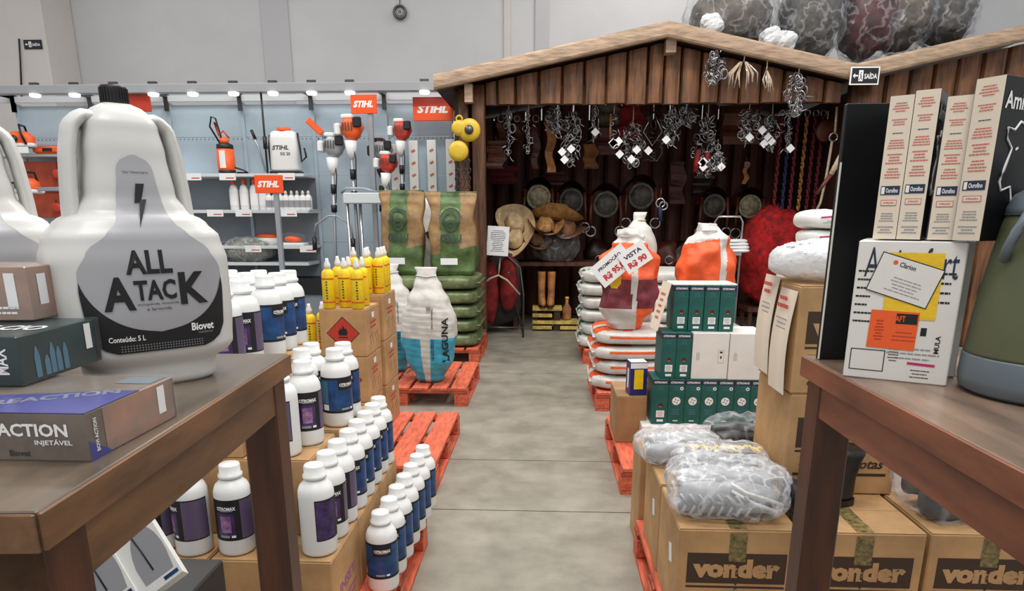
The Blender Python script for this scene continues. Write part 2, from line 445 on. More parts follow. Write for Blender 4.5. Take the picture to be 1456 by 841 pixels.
p = P(569, 18, 10.97); t = thing('wall_ring', 'small grey metal ring hanging high on the back wall', 'ring', (p.x, 10.95, p.z))
MB().ring((0, 0, 0), 0.085, 0.02, 'darksteel', n=24).build('ring', t); MB().tube([(0, 0.04, 0.2), (0, 0, 0.09)], 0.008, 'darksteel').build('wire', t)
MB().ring((0, 0, 0), 0.035, 0.014, 'aluminium', n=14).build('hub', t)

# ================================================================== LIT SHELVING UNIT (left background)
sh = thing('display_shelving', 'long pale blue wall display with lit top rail behind the jugs', 'shelving', (-3.8, 8.9, 0))
o = sh.location
ux = [-6.6, -5.62, -4.66, -3.74, -2.86, -1.96, -1.16]
zs = [0.62, 1.05, 1.45, 1.86, 2.32, 2.70]
for i in range(6):
    for k in range(5):
        m = 'panel_grey_shade' if (k <= 2 and 1 <= i <= 3) else 'panel'  # lower bay panels greyer: shelf shadow put into their colour
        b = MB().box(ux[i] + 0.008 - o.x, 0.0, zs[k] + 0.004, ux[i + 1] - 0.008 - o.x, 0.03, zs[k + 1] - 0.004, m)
        if k == 3:
            for q in range(18): b.box(ux[i] + 0.04 + q * 0.052 - o.x, -0.002, zs[k + 1] - 0.03, ux[i] + 0.055 + q * 0.052 - o.x, 0, zs[k + 1] - 0.012, 'panel_grey_shade')
        b.build('back_panel', sh)
for x in ux: MB().box(x - 0.02 - o.x, -0.02, 0, x + 0.02 - o.x, 0.05, 2.72, 'panel').build('upright', sh)
MB().box(-6.6 - o.x, -0.42, 0.42, -1.14 - o.x, 0.03, 0.62, 'black').build('base', sh)
MB().box(-6.6 - o.x, -0.40, 0.0, -1.14 - o.x, 0.02, 0.42, 'panel_grey_shade').build('kick_board', sh)
zr = P(300, 127, 8.5).z
MB().box(-7.6 - o.x, -0.46, zr - 0.045, -1.14 - o.x, -0.36, zr + 0.055, 'rail', 0.008).build('light_rail', sh)
MB().box(-7.6 - o.x, -0.06, 2.73, -1.14 - o.x, -0.02, 2.80, 'shelf_white').build('top_trim', sh)
for px in (51, 107, 163, 219, 275, 333, 389, 444, 498, 604):
    x = P(px, 136, 8.48).x - o.x
    MB().lathe([(0.05, 0), (0.06, 0.012), (0.06, 0.03)], 'lamp', 14, Matrix.Translation((x, -0.43, zr - 0.075))).build('spot_lamp', sh, 'lit round white spot lamp')
    MB().box(x - 0.05, -0.44, zr + 0.056, x + 0.05, -0.40, zr + 0.085, 'darksteel').build('rail_clip', sh)
for x in ux[:-1] + [-6.6]: MB().box(x - 0.025 - o.x, -0.37, zr - 0.03, x + 0.025 - o.x, 0.0, zr + 0.01, 'darksteel').box(x - 0.025 - o.x, -0.07, 2.62, x + 0.025 - o.x, -0.045, zr, 'darksteel').build('bracket', sh)
def shelf(x0, x1, z, d=0.44):
    s_ = MB().box(x0 - o.x, -d, z - 0.035, x1 - o.x, -0.005, z, 'shelf_white', 0.003).build('shelf', sh); return s_
Zs = [P(350, 247, 8.46).z, P(350, 299, 8.46).z, P(420, 350, 8.46).z]
S1 = shelf(-5.6, -2.88, Zs[0]); S2 = shelf(-5.6, -2.86, Zs[1]); S3 = shelf(-4.66, -2.86, Zs[2]); S0 = shelf(-7.5, -5.62, P(50, 217, 8.46).z, 0.3)
for S, z, pxs in ((S1, Zs[0], (274, 323, 407)), (S2, Zs[1], (300, 341, 406)), (S3, Zs[2], (350, 430))):
    for px in pxs:
        x = P(px, 250, 8.45).x - o.x; b = MB(); b.box(x - 0.1, -0.447, z - 0.075, x + 0.1, -0.442, z + 0.005, 'tagwhite')
        b.rect(FRONT(-0.447, x, z - 0.05), 0.03, 0, 0.1, 0.012, 'print_hotred', 0.001); b.build('price_tag', S)
# STIHL signs
def brand_sign(px, py, Y, w, h, label, m='sign_orange', pole=None, parent=None, txt=True):
    p = P(px, py, Y); t = thing('shop_sign', label, 'sign', p)
    MB().box(-w / 2, 0, -h / 2, w / 2, 0.02, h / 2, m, 0.004).build('board', t)
    if txt: MB().text('STIHL', FRONT(-0.001), 0, 0, w * 0.76, h * 0.36, 'print_white', bold=0.05, slant=0.3).build('lettering', t)
    if pole:
        MB().box(-0.028 + pole[0], 0.022, pole[1] - p.z, 0.028 + pole[0], 0.07, -h / 2 + 0.02, 'aluminium', 0.004).build('pole', t)
    return t
brand_sign(382, 262, 8.1, 0.33, 0.20, 'orange sign with white letters on grey pole before white bottles', pole=(0.06, 0.001))
brand_sign(517, 148, 8.3, 0.30, 0.20, 'small orange sign with white letters above the trimmers', pole=(0.06, 0.001))
p = P(616, 155, 8.6); t = brand_sign(616, 155, 8.6, 0.48, 0.26, 'largest orange sign with white letters beside the wooden cabin eave')
MB().box(-0.24, -0.004, 0.03, 0.24, -0.0005, 0.13, 'sign_red').build('top_band', t)
brand_sign(196, 146, 8.5, 0.30, 0.2, 'plain red sign partly hidden behind the big jug cap', m='sign_red', txt=False)

# --- sprayers
p = P(322, 243, 8.6); t = thing('hand_sprayer', 'orange pressure sprayer with black hose on the top shelf', 'sprayer', (p.x, 8.62, Zs[0]))
MB().lathe([(0.09, 0.0), (0.1, 0.02), (0.1, 0.045)], 'black', 18).lathe([(0.085, 0.28), (0.098, 0.29), (0.098, 0.34), (0.06, 0.36)], 'black', 18).build('collar', t)
MB().lathe([(0.098, 0.045), (0.104, 0.08), (0.1, 0.29)], 'orange', 20).build('tank', t)
MB().wrapband(0.1055, 0.08, 0.27, -0.35, 0.35, 'white', 6).text('STIHL', None, 0.16, 0, 0.0, 0.0, 'white').build('label', t) if False else MB().wrapband(0.1055, 0.07, 0.27, -0.35, 0.35, 'white', 6).build('label', t)
MB().tube([(-0.02, 0, 0.35), (-0.06, 0, 0.5), (-0.1, 0, 0.6), (-0.06, 0, 0.45), (0, 0, 0.5), (0.06, 0, 0.42)], 0.012, 'brush_red').build('lance', t); MB().tube([(-0.05, 0, 0.35), (-0.16, 0, 0.55), (-0.13, 0, 0.66), (-0.08, 0, 0.64), (-0.02, 0, 0.36)], 0.012, 'black').build('hose', t); MB().tube([(0.1, 0, 0.08), (0.2, 0, 0.05), (0.26, 0, 0.02), (0.12, 0, 0.02)], 0.01, 'black').build('hose', t)
MB().lathe([(0.05, 0.35), (0.055, 0.4), (0.02, 0.43)], 'orange', 14).build('pump_head', t)
p = P(407, 243, 8.6); t = thing('backpack_sprayer', 'white backpack sprayer with orange cap and black lance on shelf', 'sprayer', (p.x, 8.62, Zs[0]))
MB().add(*rings([(0.03, .16, .08), (0.06, .175, .09), (0.4, .165, .09), (0.47, .15, .085), (0.49, .12, .06)], p=5), m='plastic_white', smooth=True).build('tank', t)
MB().box(-.18, -.1, 0, .18, .1, .035, 'black', .01).build('base', t)
MB().lathe([(0.075, 0), (0.08, 0.01), (0.08, 0.045)], 'orange', 18, Matrix.Translation((0, 0, 0.485))).build('cap', t)
MB().tube([(-.17, -.02, .45), (-.19, -.02, .3), (-.18, -.02, .05)], .012, 'black').build('strap', t); MB().tube([(.17, -.02, .47), (.19, -.02, .3), (.2, -.02, .14), (.26, -.02, .2), (.24, -.02, .3)], .012, 'black').build('strap', t)
b = MB(); b.text('STIHL', FRONT(-0.093), -0.02, .3, .2, .05, 'darksteel', bold=.03, slant=.3).text('SG 20', FRONT(-0.093), 0.03, .23, .12, .035, 'darksteel'); b.build('lettering', t)
MB().tube([(-.24, -.06, .02), (-.3, -.06, .3), (-.36, -.06, .45)], .014, 'aluminium').tube([(-.33, -.06, .4), (-.37, -.06, .5)], .02, 'black').build('lance', t)
p = P(385, 243, 8.55); t = thing('spray_pole', 'long thin black pole standing upright beside the white backpack sprayer', 'pole', (p.x - .02, 8.50, Zs[0]))
MB().tube([(0, 0, 0.002), (0, 0, .95)], .012, 'black').build('shaft', t); MB().tube([(0, 0, .28), (0, 0, .42)], .025, 'black').build('grip', t)

# --- shelf 2 bottles
def cap_bottle(name, label, group, capm, h, r):
    t = thing(name, label, 'bottle', (0, 0, 0), 0, group)
    MB().lathe([(r * .9, 0), (r, .01), (r, h * .62), (r * .7, h * .75), (r * .35, h * .8)], 'plastic_white', 12).build('body', t)
    MB().lathe([(r * .42, h * .8), (r * .42, h * .92), (r * .2, h)], capm, 10).build('cap', t)
    MB().wrapband(r + .001, h * .15, h * .5, -1, 1, 'print_grey' if capm == 'white' else 'tagwhite').build('label', t)
    return t
G1 = 'orange capped white bottles on the second shelf'
pb = cap_bottle('oil_bottle', 'tall white bottle with orange cap, leftmost on the second shelf', G1, 'orange', .38, .055)
for i, px in enumerate((335, 346, 357, 366)):
    x = P(px, 298, 8.6).x
    lab = ['tall white bottle with orange cap, leftmost on the second shelf', 'tall white bottle with orange cap, second from left on the second shelf', 'tall white bottle with orange cap, third from left on the second shelf', 'tall white bottle with orange cap, nearest to the orange sign'][i]
    if i == 0: pb.location = (x, 8.6, Zs[1])
    else: dup(pb, (x + .03 * i, 8.6, Zs[1]), 0, lab, G1)
G2 = 'small white bottles on the second shelf'
l2 = 'small white bottle, leftmost in the row behind the orange sign'
pb = cap_bottle('small_bottle', l2, G2, 'white', .23, .042)
n = 0
for i in range(8):
    for row in range(1):
        x = P(372 + i * 8.0, 298, 8.55).x + .1; loc = (x, 8.56, Zs[1])
        if n == 0: pb.location = loc
        else: dup(pb, loc, 0, 'small white bottle, %s from left in the row behind the orange sign' % ORD[n], G2)
        n += 1
# --- lower shelf goods
def wrapped(name, label, cat, loc, d, inner, seed, wrapm='wrap', rz=0, group=None, p=2.4, amp=.03):
    t = thing(name, label, cat, loc, rz, group)
    vs, fs = blob(d[0] * .9, d[1] * .9, d[2] * .9, p, amp * 1.3, 9, seed, 26, 14, 0.02)
    MB(Matrix.Translation((0, 0, d[2] * .04))).add(vs, fs, inner, True).build('contents', t)
    vs, fs = blob(d[0], d[1], d[2], p, amp, 12, seed + 3, 44, 24, amp * 1.2)
    MB().add(vs, fs, wrapm, True).build('plastic_wrap', t); return t
p = P(355, 378, 8.3); wrapped('wrapped_bundle', 'grey camouflage bundle in clear plastic on lower display shelf', 'bundle', (p.x - .12, 8.62, Zs[2] - .2), (.62, .34, .3), 'bundle_camo', 3)
MB(Matrix.Translation(-sh.location)).box(-4.6, 8.45, Zs[2] - .235, -2.9, 8.88, Zs[2] - .2, 'shelf_white').build('shelf', sh)
p = P(372, 348, 8.5); t = thing('tub', 'white round tub with orange lid above camouflage bundle', 'tub', (p.x, 8.74, Zs[2]))
MB().lathe([(.15, 0), (.17, .09)], 'plastic_white', 22).build('bowl', t); MB().lathe([(.14, .09), (.14, .12), (.1, .135)], 'orange', 22).build('lid', t)
p = P(420, 350, 8.6); t = thing('clear_pack', 'orange item in clear tray on the short right-hand shelf', 'package', (p.x - .02, 8.6, Zs[2]))
MB().box(-.16, -.1, 0, .16, .1, .035, 'plastic_white', .01).build('tray', t); MB().add(*blob(.22, .14, .08, 2.4, .02, 9, 2, 16, 10), m='orange', smooth=True, T=Matrix.Translation((0, 0, .035))).build('contents', t)
MB().add(*blob(.3, .2, .12, 3, .01, 9, 2, 20, 12), m='wrap_thin', smooth=True, T=Matrix.Translation((0, 0, .036))).build('cover', t)

# --- chainsaws with orange board at far left
p0 = P(18, 312, 8.4); p1 = P(103, 224, 8.4)
t = thing('display_board', 'red-brown panel board behind chainsaws at far left', 'board', (p0.x, 8.7, p0.z))
nx = 2; w_ = (p1.x - p0.x) * 1.04; h_ = p1.z - p0.z
for i in range(2):
    for k in range(2): MB().box(i * w_ / 2 + .004, 0, k * h_ / 2 + .02, (i + 1) * w_ / 2 - .004, .03, (k + 1) * h_ / 2 - .02, 'board_orange', .004).build('panel', t)
MB().box(-.05, -.02, h_ / 2 - .02, w_, .0, h_ / 2 + .02, 'aluminium').build('rail', t)
def chainsaw(px, py, Y, s, rz, label):
    t = thing('chainsaw', label, 'chainsaw', P(px, py, Y), rz, None); t.scale = (s, s, s)
    MB().add(*rings(lerp_rings([(0, .12, .07), (.05, .15, .09), (.13, .14, .085), (.18, .08, .05)], 8), 18, 3.5), m='orange', smooth=True).build('engine_cover', t)
    MB().box(-.16, -.095, 0, .16, .095, .05, 'plastic_white', .015).build('housing', t)
    MB().box(.14, -.012, .03, .5, .012, .075, 'aluminium', .005).build('guide_bar', t)
    MB().tube([(.08, -.1, .03), (.05, -.12, .15), (.03, -.08, .25), (.03, .08, .25), (.05, .1, .1)], .014, 'black').build('handle', t); MB().tube([(-.14, 0, .04), (-.28, 0, .04), (-.3, 0, .13), (-.14, 0, .14)], .016, 'black').build('handle', t)
    b = MB().box(-.08, -.12, -.07, .1, -.11, .0, 'tagwhite'); b.build('price_card', t)
    MB().lathe([(.04, 0), (.04, .02)], 'black', 14, Matrix.Translation((-.04, -.1, .09)) @ Matrix.Rotation(PI / 2, 4, 'X')).build('starter', t)
chainsaw(32, 210, 8.5, 1.0, .3, 'orange and white chainsaw standing on the shelf at far left')
chainsaw(42, 276, 8.4, 1.0, -.3, 'chainsaw hung on the red-brown board, lower one at far left')
chainsaw(70, 205, 8.62, .01, 0, 'x y z w') if False else None
p = P(70, 211, 8.6); t = thing('tool_case', 'long flat orange tool case lying beside the upper chainsaw', 'case', (p.x, 8.64, P(50, 217, 8.46).z + .001))
MB().box(-.2, -.08, 0, .2, .08, .08, 'orange', .02).build('shell', t); MB().box(-.06, -.085, .02, .06, -.081, .06, 'black').build('latch', t)
for px, py, l in ((82, 248, 'upper'), (80, 296, 'lower')):
    t = thing('hanging_pouch', 'small pale orange pouch hanging on red-brown board, %s one' % l, 'pouch', P(px, py, 8.66))
    MB().add(*blob(.13, .05, .12, 2.6, .01, 9, 1, 14, 8), m='brush_red', smooth=True, T=Matrix.Translation((0, 0, -.06))).build('pouch', t)
    MB().tube([(0, 0, .05), (0, .02, .1)], .006, 'black').build('hook', t)

# --- string trimmers
def trimmer(label, px, py, Y, L, lean, eng, scale=1.0, handle=True, tops=('orange', 'plastic_white')):
    p = P(px, py, Y); t = thing('string_trimmer', label, 'trimmer', p); t.scale = (scale,) * 3; t.rotation_euler = (0, lean, 0)
    # engine head at the top, shaft hanging down
    MB().add(*rings(lerp_rings([(-.11, .05, .05), (-.06, .085, .085), (.03, .11, .095), (.085, .085, .08), (.105, .06, .05)], 10), 22, 4, 0, 1, 0), m=tops[0], smooth=True, T=Matrix.Translation((.03, 0, 0)) @ Matrix.Rotation(.18, 4, 'Y')).build('engine', t)
    MB().box(-.145, -.08, -.07, -.083, .08, .05, tops[1], .015).build('fuel_tank', t); MB().box(.06, -.115, .0, .15, -.075, .1, 'black', .012).build('air_filter', t); MB().box(-.07, -.07, .09, .05, .07, .135, tops[1], .012).build('starter_cover', t)
    for q_ in range(4): MB().box(-.05 + q_ * .03, -.1, -.03, -.04 + q_ * .03, -.088, .05, 'darksteel').build('cooling_fin', t)
    MB().lathe([(.02, -.3), (.05, -.24), (.07, -.12)], tops[1], 16).build('clutch_housing', t)
    MB().tube([(0, 0, -.28), (0, 0, -L)], .018, 'aluminium').build('shaft', t)
    MB().tube([(0, 0, -.4), (0, 0, -.5)], .03, 'black').build('grip', t); MB().tube([(0, 0, -.62), (0, 0, -.7)], .034, 'black').build('grip', t)
    MB().tube([(.02, -.02, -.1), (.05, -.03, -.3), (.03, -.02, -.6)], .006, 'black').build('cable', t)
    if handle:
        MB().tube([(-.22, -.05, -1.0), (-.2, -.05, -.84), (-.05, -.05, -.74), (.05, -.05, -.74), (.2, -.05, -.84), (.22, -.05, -1.0)], .012, 'aluminium').build('handlebar', t)
        MB().tube([(-.22, -.05, -.98), (-.22, -.05, -1.12)], .026, 'black').build('handle_grip', t); MB().tube([(.22, -.05, -.98), (.22, -.05, -1.12)], .026, 'black').build('handle_grip', t)
trimmer('grey and white trimmer with black side cap, leftmost in the row', 472, 208, 8.25, 1.7, 0.03, 0, 1.05, True, ('rail', 'plastic_white'))
trimmer('trimmer with big orange engine, under the small orange sign', 497, 183, 8.2, 1.8, -0.02, 0, 1.1, False)
trimmer('grey trimmer with red side, just right of the grey pole', 541, 214, 8.5, 1.5, 0.02, 0, 1.0, False, ('rail', 'leather_red'))
trimmer('short trimmer with red top and white body above brown sack', 549, 232, 8.0, 1.2, 0.06, 0, 0.9, False, ('brush_red', 'plastic_white'))
trimmer('trimmer with white and orange engine, rightmost in the row', 569, 186, 8.4, 1.7, 0.0, 0, 0.95, False, ('brush_red', 'plastic_white'))
t = thing('hedge_blade', 'translucent orange blade sticking out beside the leftmost trimmer', 'blade', P(447, 180, 8.2), 0, None, 0, .75)
MB().box(-.11, 0, -.035, .11, .02, .035, 'orange', .008).build('blade', t); MB().box(.11, -.01, -.03, .17, .03, .03, 'slate', .01).build('holder', t)
# trimmer hoses: looped cable and rack
p = P(505, 272, 8.1); t = thing('display_stand', 'low white stand with curved tube handles under the trimmers', 'stand', (p.x, 8.1, 0))
MB().box(-.12, -.1, p.z - .14, .35, .1, p.z - .02, 'shelf_white', .01).build('top', t)
MB().tube([(-.16, 0, p.z - .02), (-.1, -.02, p.z + .03), (.1, -.02, p.z + .03), (.3, 0, p.z - .02)], .015, 'aluminium').build('handle', t)
for x in (-.1, .05, .32): MB().tube([(x, 0, 0), (x, 0, p.z - .14)], .018, 'steel').build('leg', t)
G3 = 'tall narrow white cartons standing against the display wall'
for i, (px, y0, y1) in enumerate(((587, 200, 262), (613, 199, 265), (640, 198, 268), (561, 205, 262))):
    a = P(px, y0, 8.7); t = thing('narrow_carton', ['tall narrow white carton just right of the rightmost trimmer', 'tall narrow white carton, middle of the right-hand three', 'tall narrow white carton nearest the wooden cabin post', 'tall narrow white carton behind the rightmost trimmer'][i], 'carton', (a.x, 8.7, .63), 0, G3)
    hh = a.z - .63; MB().box(-.055, 0, 0, .055, .05, hh, 'white', .004).build('body', t)
    b = MB(); F = FRONT(-.001)
    for k in range(4): b.rect(F, 0, hh - .12 - k * .14, .05, .03, 'print_red', .0005, .5)
    b.build('print', t)

# --- yellow chain hoist
p = P(662, 186, 7.35); t = thing('chain_hoist', 'yellow chain hoist hanging on the cabin corner post', 'hoist', p)
for (x, z, r) in ((-.06, .02, .075), (.045, 0, .11), (-.07, -.2, .1)):
    MB(Matrix.Translation((x, -.04, z)) @ Matrix.Rotation(PI / 2, 4, 'X')).lathe([(r * .5, -.04), (r * .96, -.035), (r, -.02), (r, .02), (r * .96, .035), (r * .5, .045)], 'yellow_hoist', 22).build('wheel', t)
MB(Matrix.Translation((.045, -.09, 0)) @ Matrix.Rotation(PI / 2, 4, 'X')).lathe([(.045, 0), (.045, .012)], 'darksteel', 16).build('plate', t)
MB().ring((-.06, -.02, .11), .03, .01, 'yellow_hoist').build('hook', t)
for i, x in enumerate((-.1, -.06, -.02, .03)):
    b = MB()
    for k in range(26): b.ring((x + .004 * (k % 3), -.05, -.3 - k * .042), .015, .005, 'darksteel', (k % 2, 1 - k % 2, 0), 8, 4, 1.5)
    b.build('chain', t)

# ================================================================== WOODEN CABIN
YF, YR = 7.55, 7.33
RL = [P(617, 108, YR), P(950, 32, YR), P(1217, 93, YR), P(1475, 33, YR)]          # roof line, top of the fascia
cab = thing('wooden_cabin', 'rustic log kiosk with double gable roof at the end of aisle', 'cabin', (1.0, YF, 0))
CT = Matrix.Translation(-cab.location)
def roofz(x, back=0):
    for a, b in zip(RL, RL[1:]):
        if x <= b.x: return a.z + (b.z - a.z) * (x - a.x) / (b.x - a.x)
    return RL[-1].z
for a, b in zip(RL, RL[1:]):
    # fascia log, two lengths per slope, slightly rounded
    pts = [(a.x, YR, a.z - .06), (b.x, YR, b.z - .06)]
    fb = MB(CT); vs = []; n = 12
    for q, (x, y, z) in enumerate(pts):
        for k in range(n):
            an = 2 * PI * k / n; vs.append((x, y + .05 * math.copysign(abs(math.cos(an)) ** .6, math.cos(an)), z + .075 * math.copysign(abs(math.sin(an)) ** .6, math.sin(an))))
    fs = [(k, (k + 1) % n, n + (k + 1) % n, n + k) for k in range(n)] + [tuple(range(n)), tuple(range(2 * n - 1, n - 1, -1))]
    fb.add(vs, fs, 'fascia', False); fb.build('fascia', cab)
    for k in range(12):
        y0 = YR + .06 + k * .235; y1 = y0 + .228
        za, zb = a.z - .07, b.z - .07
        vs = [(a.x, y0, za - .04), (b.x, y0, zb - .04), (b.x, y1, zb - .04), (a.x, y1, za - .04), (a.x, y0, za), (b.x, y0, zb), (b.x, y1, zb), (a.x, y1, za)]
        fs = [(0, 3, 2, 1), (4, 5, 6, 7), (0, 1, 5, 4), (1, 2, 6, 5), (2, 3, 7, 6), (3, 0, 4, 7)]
        MB(CT).add(vs, fs, 'log_dark_shade').build('roof_board', cab)
def half_log(x0, x1, z0, y, m, depth=.06, cut=.14, name='log', zt=None, T=CT):
    n = 7; vs = []; rg = random.Random(int(x0 * 997))
    dz = rg.uniform(-.008, .008); cx = (x0 + x1) / 2; hw = (x1 - x0) / 2 - .006; depth *= rg.uniform(.75, 1.1)
    ring_ = [(cx - hw, y + .03)] + [(cx - hw * math.cos(PI * k / (n - 1)), y - depth * math.sin(PI * k / (n - 1)) ** .7) for k in range(n)] + [(cx + hw, y + .03)]
    N_ = len(ring_)
    for x, yy in ring_: vs.append((x, yy, z0 + dz))
    for x, yy in ring_: vs.append((x, yy, (roofz(x) - cut) if zt is None else zt))
    fs = [tuple(range(N_)), tuple(range(2 * N_ - 1, N_ - 1, -1))] + [(k, (k + 1) % N_, N_ + (k + 1) % N_, N_ + k) for k in range(N_)]
    return MB(T).add(vs, fs, m, False).build(name, cab)
zb = P(900, 148, YF).z
edges = [690, 707, 733, 766, 799, 830, 861, 890, 919, 942, 966, 994, 1021, 1050, 1080, 1111, 1140, 1170, 1196]
xs = [P(e_, 140, YF).x for e_ in edges]
for a, b in zip(xs, xs[1:]): half_log(a, b, zb, YF, 'log')
MB(CT).box(xs[0], YF + .03, zb, xs[-1], YF + .05, P(900, 120, YF).z, 'log_dark_shade').build('panel_light_block', cab)  # dark sheathing added behind the gable logs to block light
MB(CT).box(xs[0] - .02, YF + .05, zb + .02, xs[-1], YF + .17, zb + .18, 'log_dark_shade', .01).build('beam', cab)
# right wing of full height logs
xw = P(1222, 140, YF).x
k = 0
while xw < 5.0:
    half_log(xw, xw + .225, .02, YF, 'log', .075); xw += .227
MB(CT).box(P(1222, 140, YF).x, YF + .03, 0, 5.0, YF + .06, 2.6, 'log_dark_shade').build('wall_light_block', cab)  # dark sheet added behind the wing logs to keep light out
# corner posts
def post(xc, y, w, d, z1, m='post'):
    vs, fs = rings(lerp_rings([(0, w / 2, d / 2), (z1 * .4, w * .48, d * .48), (z1, w / 2, d / 2)], 9), 14, 5, .008, 5, int(xc * 10))
    MB(CT @ Matrix.Translation((xc, y, 0))).add(vs, fs, m, True).build('post', cab)
xl = P(682, 300, YF).x; xl2 = P(664, 300, YF).x
post(xl, YF + .02, .14, .16, roofz(xl) - .14); post(xl2 - .02, YF + .06, .11, .14, roofz(xl2) - .14, 'log')
xr = P(1209, 250, YF).x; post(xr, YF + .02, .2, .18, roofz(xr) - .16)
MB(CT).box(P(668, 110, YF).x - .04, YF - .16, roofz(P(668, 110, YF).x) - .3, P(668, 110, YF).x + .04, YF - .02, roofz(P(668, 110, YF).x) - .13, 'fascia').build('rafter_end', cab)
MB(CT).box(P(952, 40, YF).x - .05, YF - .16, RL[1].z - .25, P(952, 40, YF).x + .05, YF - .02, RL[1].z - .13, 'fascia').build('rafter_end', cab)
# inner walls
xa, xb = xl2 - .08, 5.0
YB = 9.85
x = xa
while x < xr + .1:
    half_log(x, x + .21, .02, YB, 'log_inside_shade', .07, .14); x += .213
MB(CT).box(xa, YB + .03, 0, xr + .2, YB + .07, 2.62, 'log_dark_shade').build('back_light_block', cab)  # dark sheet added behind the inner logs as a light block
MB(CT).box(xa - .05, YF + .1, 0, xa, YB, 2.62, 'log_dark_shade').build('side_wall', cab)
MB(CT).box(xr + .02, YF + .12, 0, xr + .07, YB, 2.62, 'log_dark_shade').build('side_wall', cab)
# exit sign under the valley
p = P(1229, 107, YF - .13); exit_sign(P(1229, 108, YR - .08).x, P(1229, 108, YR - .08).z, YR - .09, .27, .16, 'white-bordered black exit sign under the valley of cabin roof', True)

# --- plastic-wrapped bundles on the roof
rb = [(1040, 30, 1.0, .62, 'bundle_brown', 'wide brown saddle bundle in plastic, leftmost on the cabin roof'),
      (1150, 40, .72, .85, 'bundle_dark', 'dark bundle in crinkled plastic, second from left on the cabin roof'),
      (1232, 48, .62, .9, 'leather_red', 'bundle showing red-brown leather just above the roof valley'),
      (1285, 40, .55, .72, 'bundle_brown', 'grey-brown wrapped bundle just right of the roof valley'),
      (1345, 36, .55, .58, 'bundle_dark', 'rightmost wrapped dark bundle on the cabin roof')]
for i, (px, py, w_, h_, im, lab) in enumerate(rb):
    x = P(px, py, 7.75).x; z = roofz(x) - .02 + (.06 if i else 0) + (.04 if i in (2, 3) else 0)
    wrapped('wrapped_saddle', lab, 'bundle', (x, 7.78, z), (w_ * .88, .62, h_), im, i + 11, 'wrap', 0, 'plastic wrapped saddles on the cabin roof', 2.4, .06)
xx = P(1195, 8, 7.95).x; wrapped('wrapped_saddle', 'upper bundle with pinkish-red contents above the roof valley', 'bundle', (P(1215, 8, 8.0).x, 8.0, roofz(xx) + .62), (.6, .5, .36), 'red_cloth', 31, 'wrap', 0, 'plastic wrapped saddles on the cabin roof', 2.2, .05)
for px, py, l in ((1014, 26, 'left end of the roof bundles'), (1100, 36, 'first and second roof bundles'), (1118, 55, 'foot of the second roof bundle')):
    q = P(px, py, 7.38); t = thing('crumpled_plastic', 'crumpled white plastic lump by the ' + l, 'plastic', (q.x, 7.42, roofz(q.x) + .005))
    MB().add(*blob(.2, .2, .17, 2.2, .03, 14, px, 24, 14, .03), m='wrap_white', smooth=False).build('film', t)

# --- hanging bits, chains and stirrups
def metal_cluster(b, w, h, n, seed, m='steel', style=0):
    rg = random.Random(seed)
    for i in range(n):
        z = -h * (i + .5) / n; sp = w / 2 * (math.sin(PI * min(1, (i + 1.2) / n)) * .75 + .25)
        c = (rg.uniform(-sp, sp), rg.uniform(-.05, .05), z)
        ax = (rg.uniform(-1, 1), rg.uniform(.3, 1), rg.uniform(-.7, .7))
        r = rg.uniform(.016, .04) * (1 if style == 0 else .8)
        if rg.random() < .62: b.ring(c, r, rg.uniform(.0035, .006), m, ax, 10, 4, rg.uniform(.7, 1.6))
        else:
            d = Vector((rg.uniform(-1, 1), rg.uniform(-.3, .3), rg.uniform(-1.3, .3))).normalized() * rg.uniform(.04, .1)
            c = Vector(c); k = c + d * .5 + Vector((rg.uniform(-.02, .02), 0, rg.uniform(-.02, .02))); b.tube([c, k, c + d], rg.uniform(.004, .007), m, 4)
bits = [  # px, py top, py bottom, width px, kind, tags, label
 (723, 148, 222, 12, 'chain', 0, 'thin pale chain hanging just right of the left cabin post'),
 (751, 150, 218, 14, 'chain', 0, 'chain with small links, second hanger from the left cabin post'),
 (785, 148, 186, 14, 'bit', 0, 'small forked metal bit hanging above a brown leather strap'),
 (794, 148, 192, 8, 'chain', 0, 'thin short chain between leather straps near the left of cabin'),
 (814, 150, 232, 26, 'bit', 3, 'dense bunch of bits with tags below, third cluster from left'),
 (846, 150, 200, 12, 'chain', 1, 'thin chain with one white tag left of the grey-red cloth'),
 (873, 155, 214, 16, 'ring', 3, 'ring strap with three white square tags before the grey-red cloth'),
 (900, 168, 236, 34, 'bit', 3, 'large tangle of bits on a long cord before red cloth'),
 (930, 150, 224, 24, 'stirrup', 1, 'triangular hanging stirrup wire with white tag'),
 (956, 150, 206, 18, 'bit', 1, 'narrow dark cluster with tag right of the triangular stirrup'),
 (977, 150, 178, 20, 'bit', 0, 'bright short horseshoe-like bit high under the gable logs'),
 (1007, 158, 250, 38, 'bit', 3, 'biggest bit tangle with red tassels in the middle of cabin'),
 (1066, 150, 200, 36, 'bit', 2, 'spread silver bits in front of the brown leather flap'),
 (1098, 160, 212, 30, 'bit', 3, 'cross-shaped bit bunch with several white tags'),
 (1020, 215, 240, 26, 'bit', 1, 'low curled metal bit hanging behind the biggest tangle'),
 (1018, 70, 120, 28, 'hook', 0, 'leftmost bunch hanging on the outside of the gable logs'),
 (1058, 82, 130, 46, 'horn', 0, 'wide bunch of pinkish hooks hanging on the gable logs'),
 (1090, 96, 134, 16, 'horn', 0, 'small spiky bunch right of the wide pinkish hooks on gable'),
 (1136, 98, 160, 24, 'bit', 0, 'long silver bunch hanging on the gable near the roof valley'),
 (1124, 150, 216, 12, 'chain', 1, 'dangling chain with tag hanging below the gable bunch'),
]
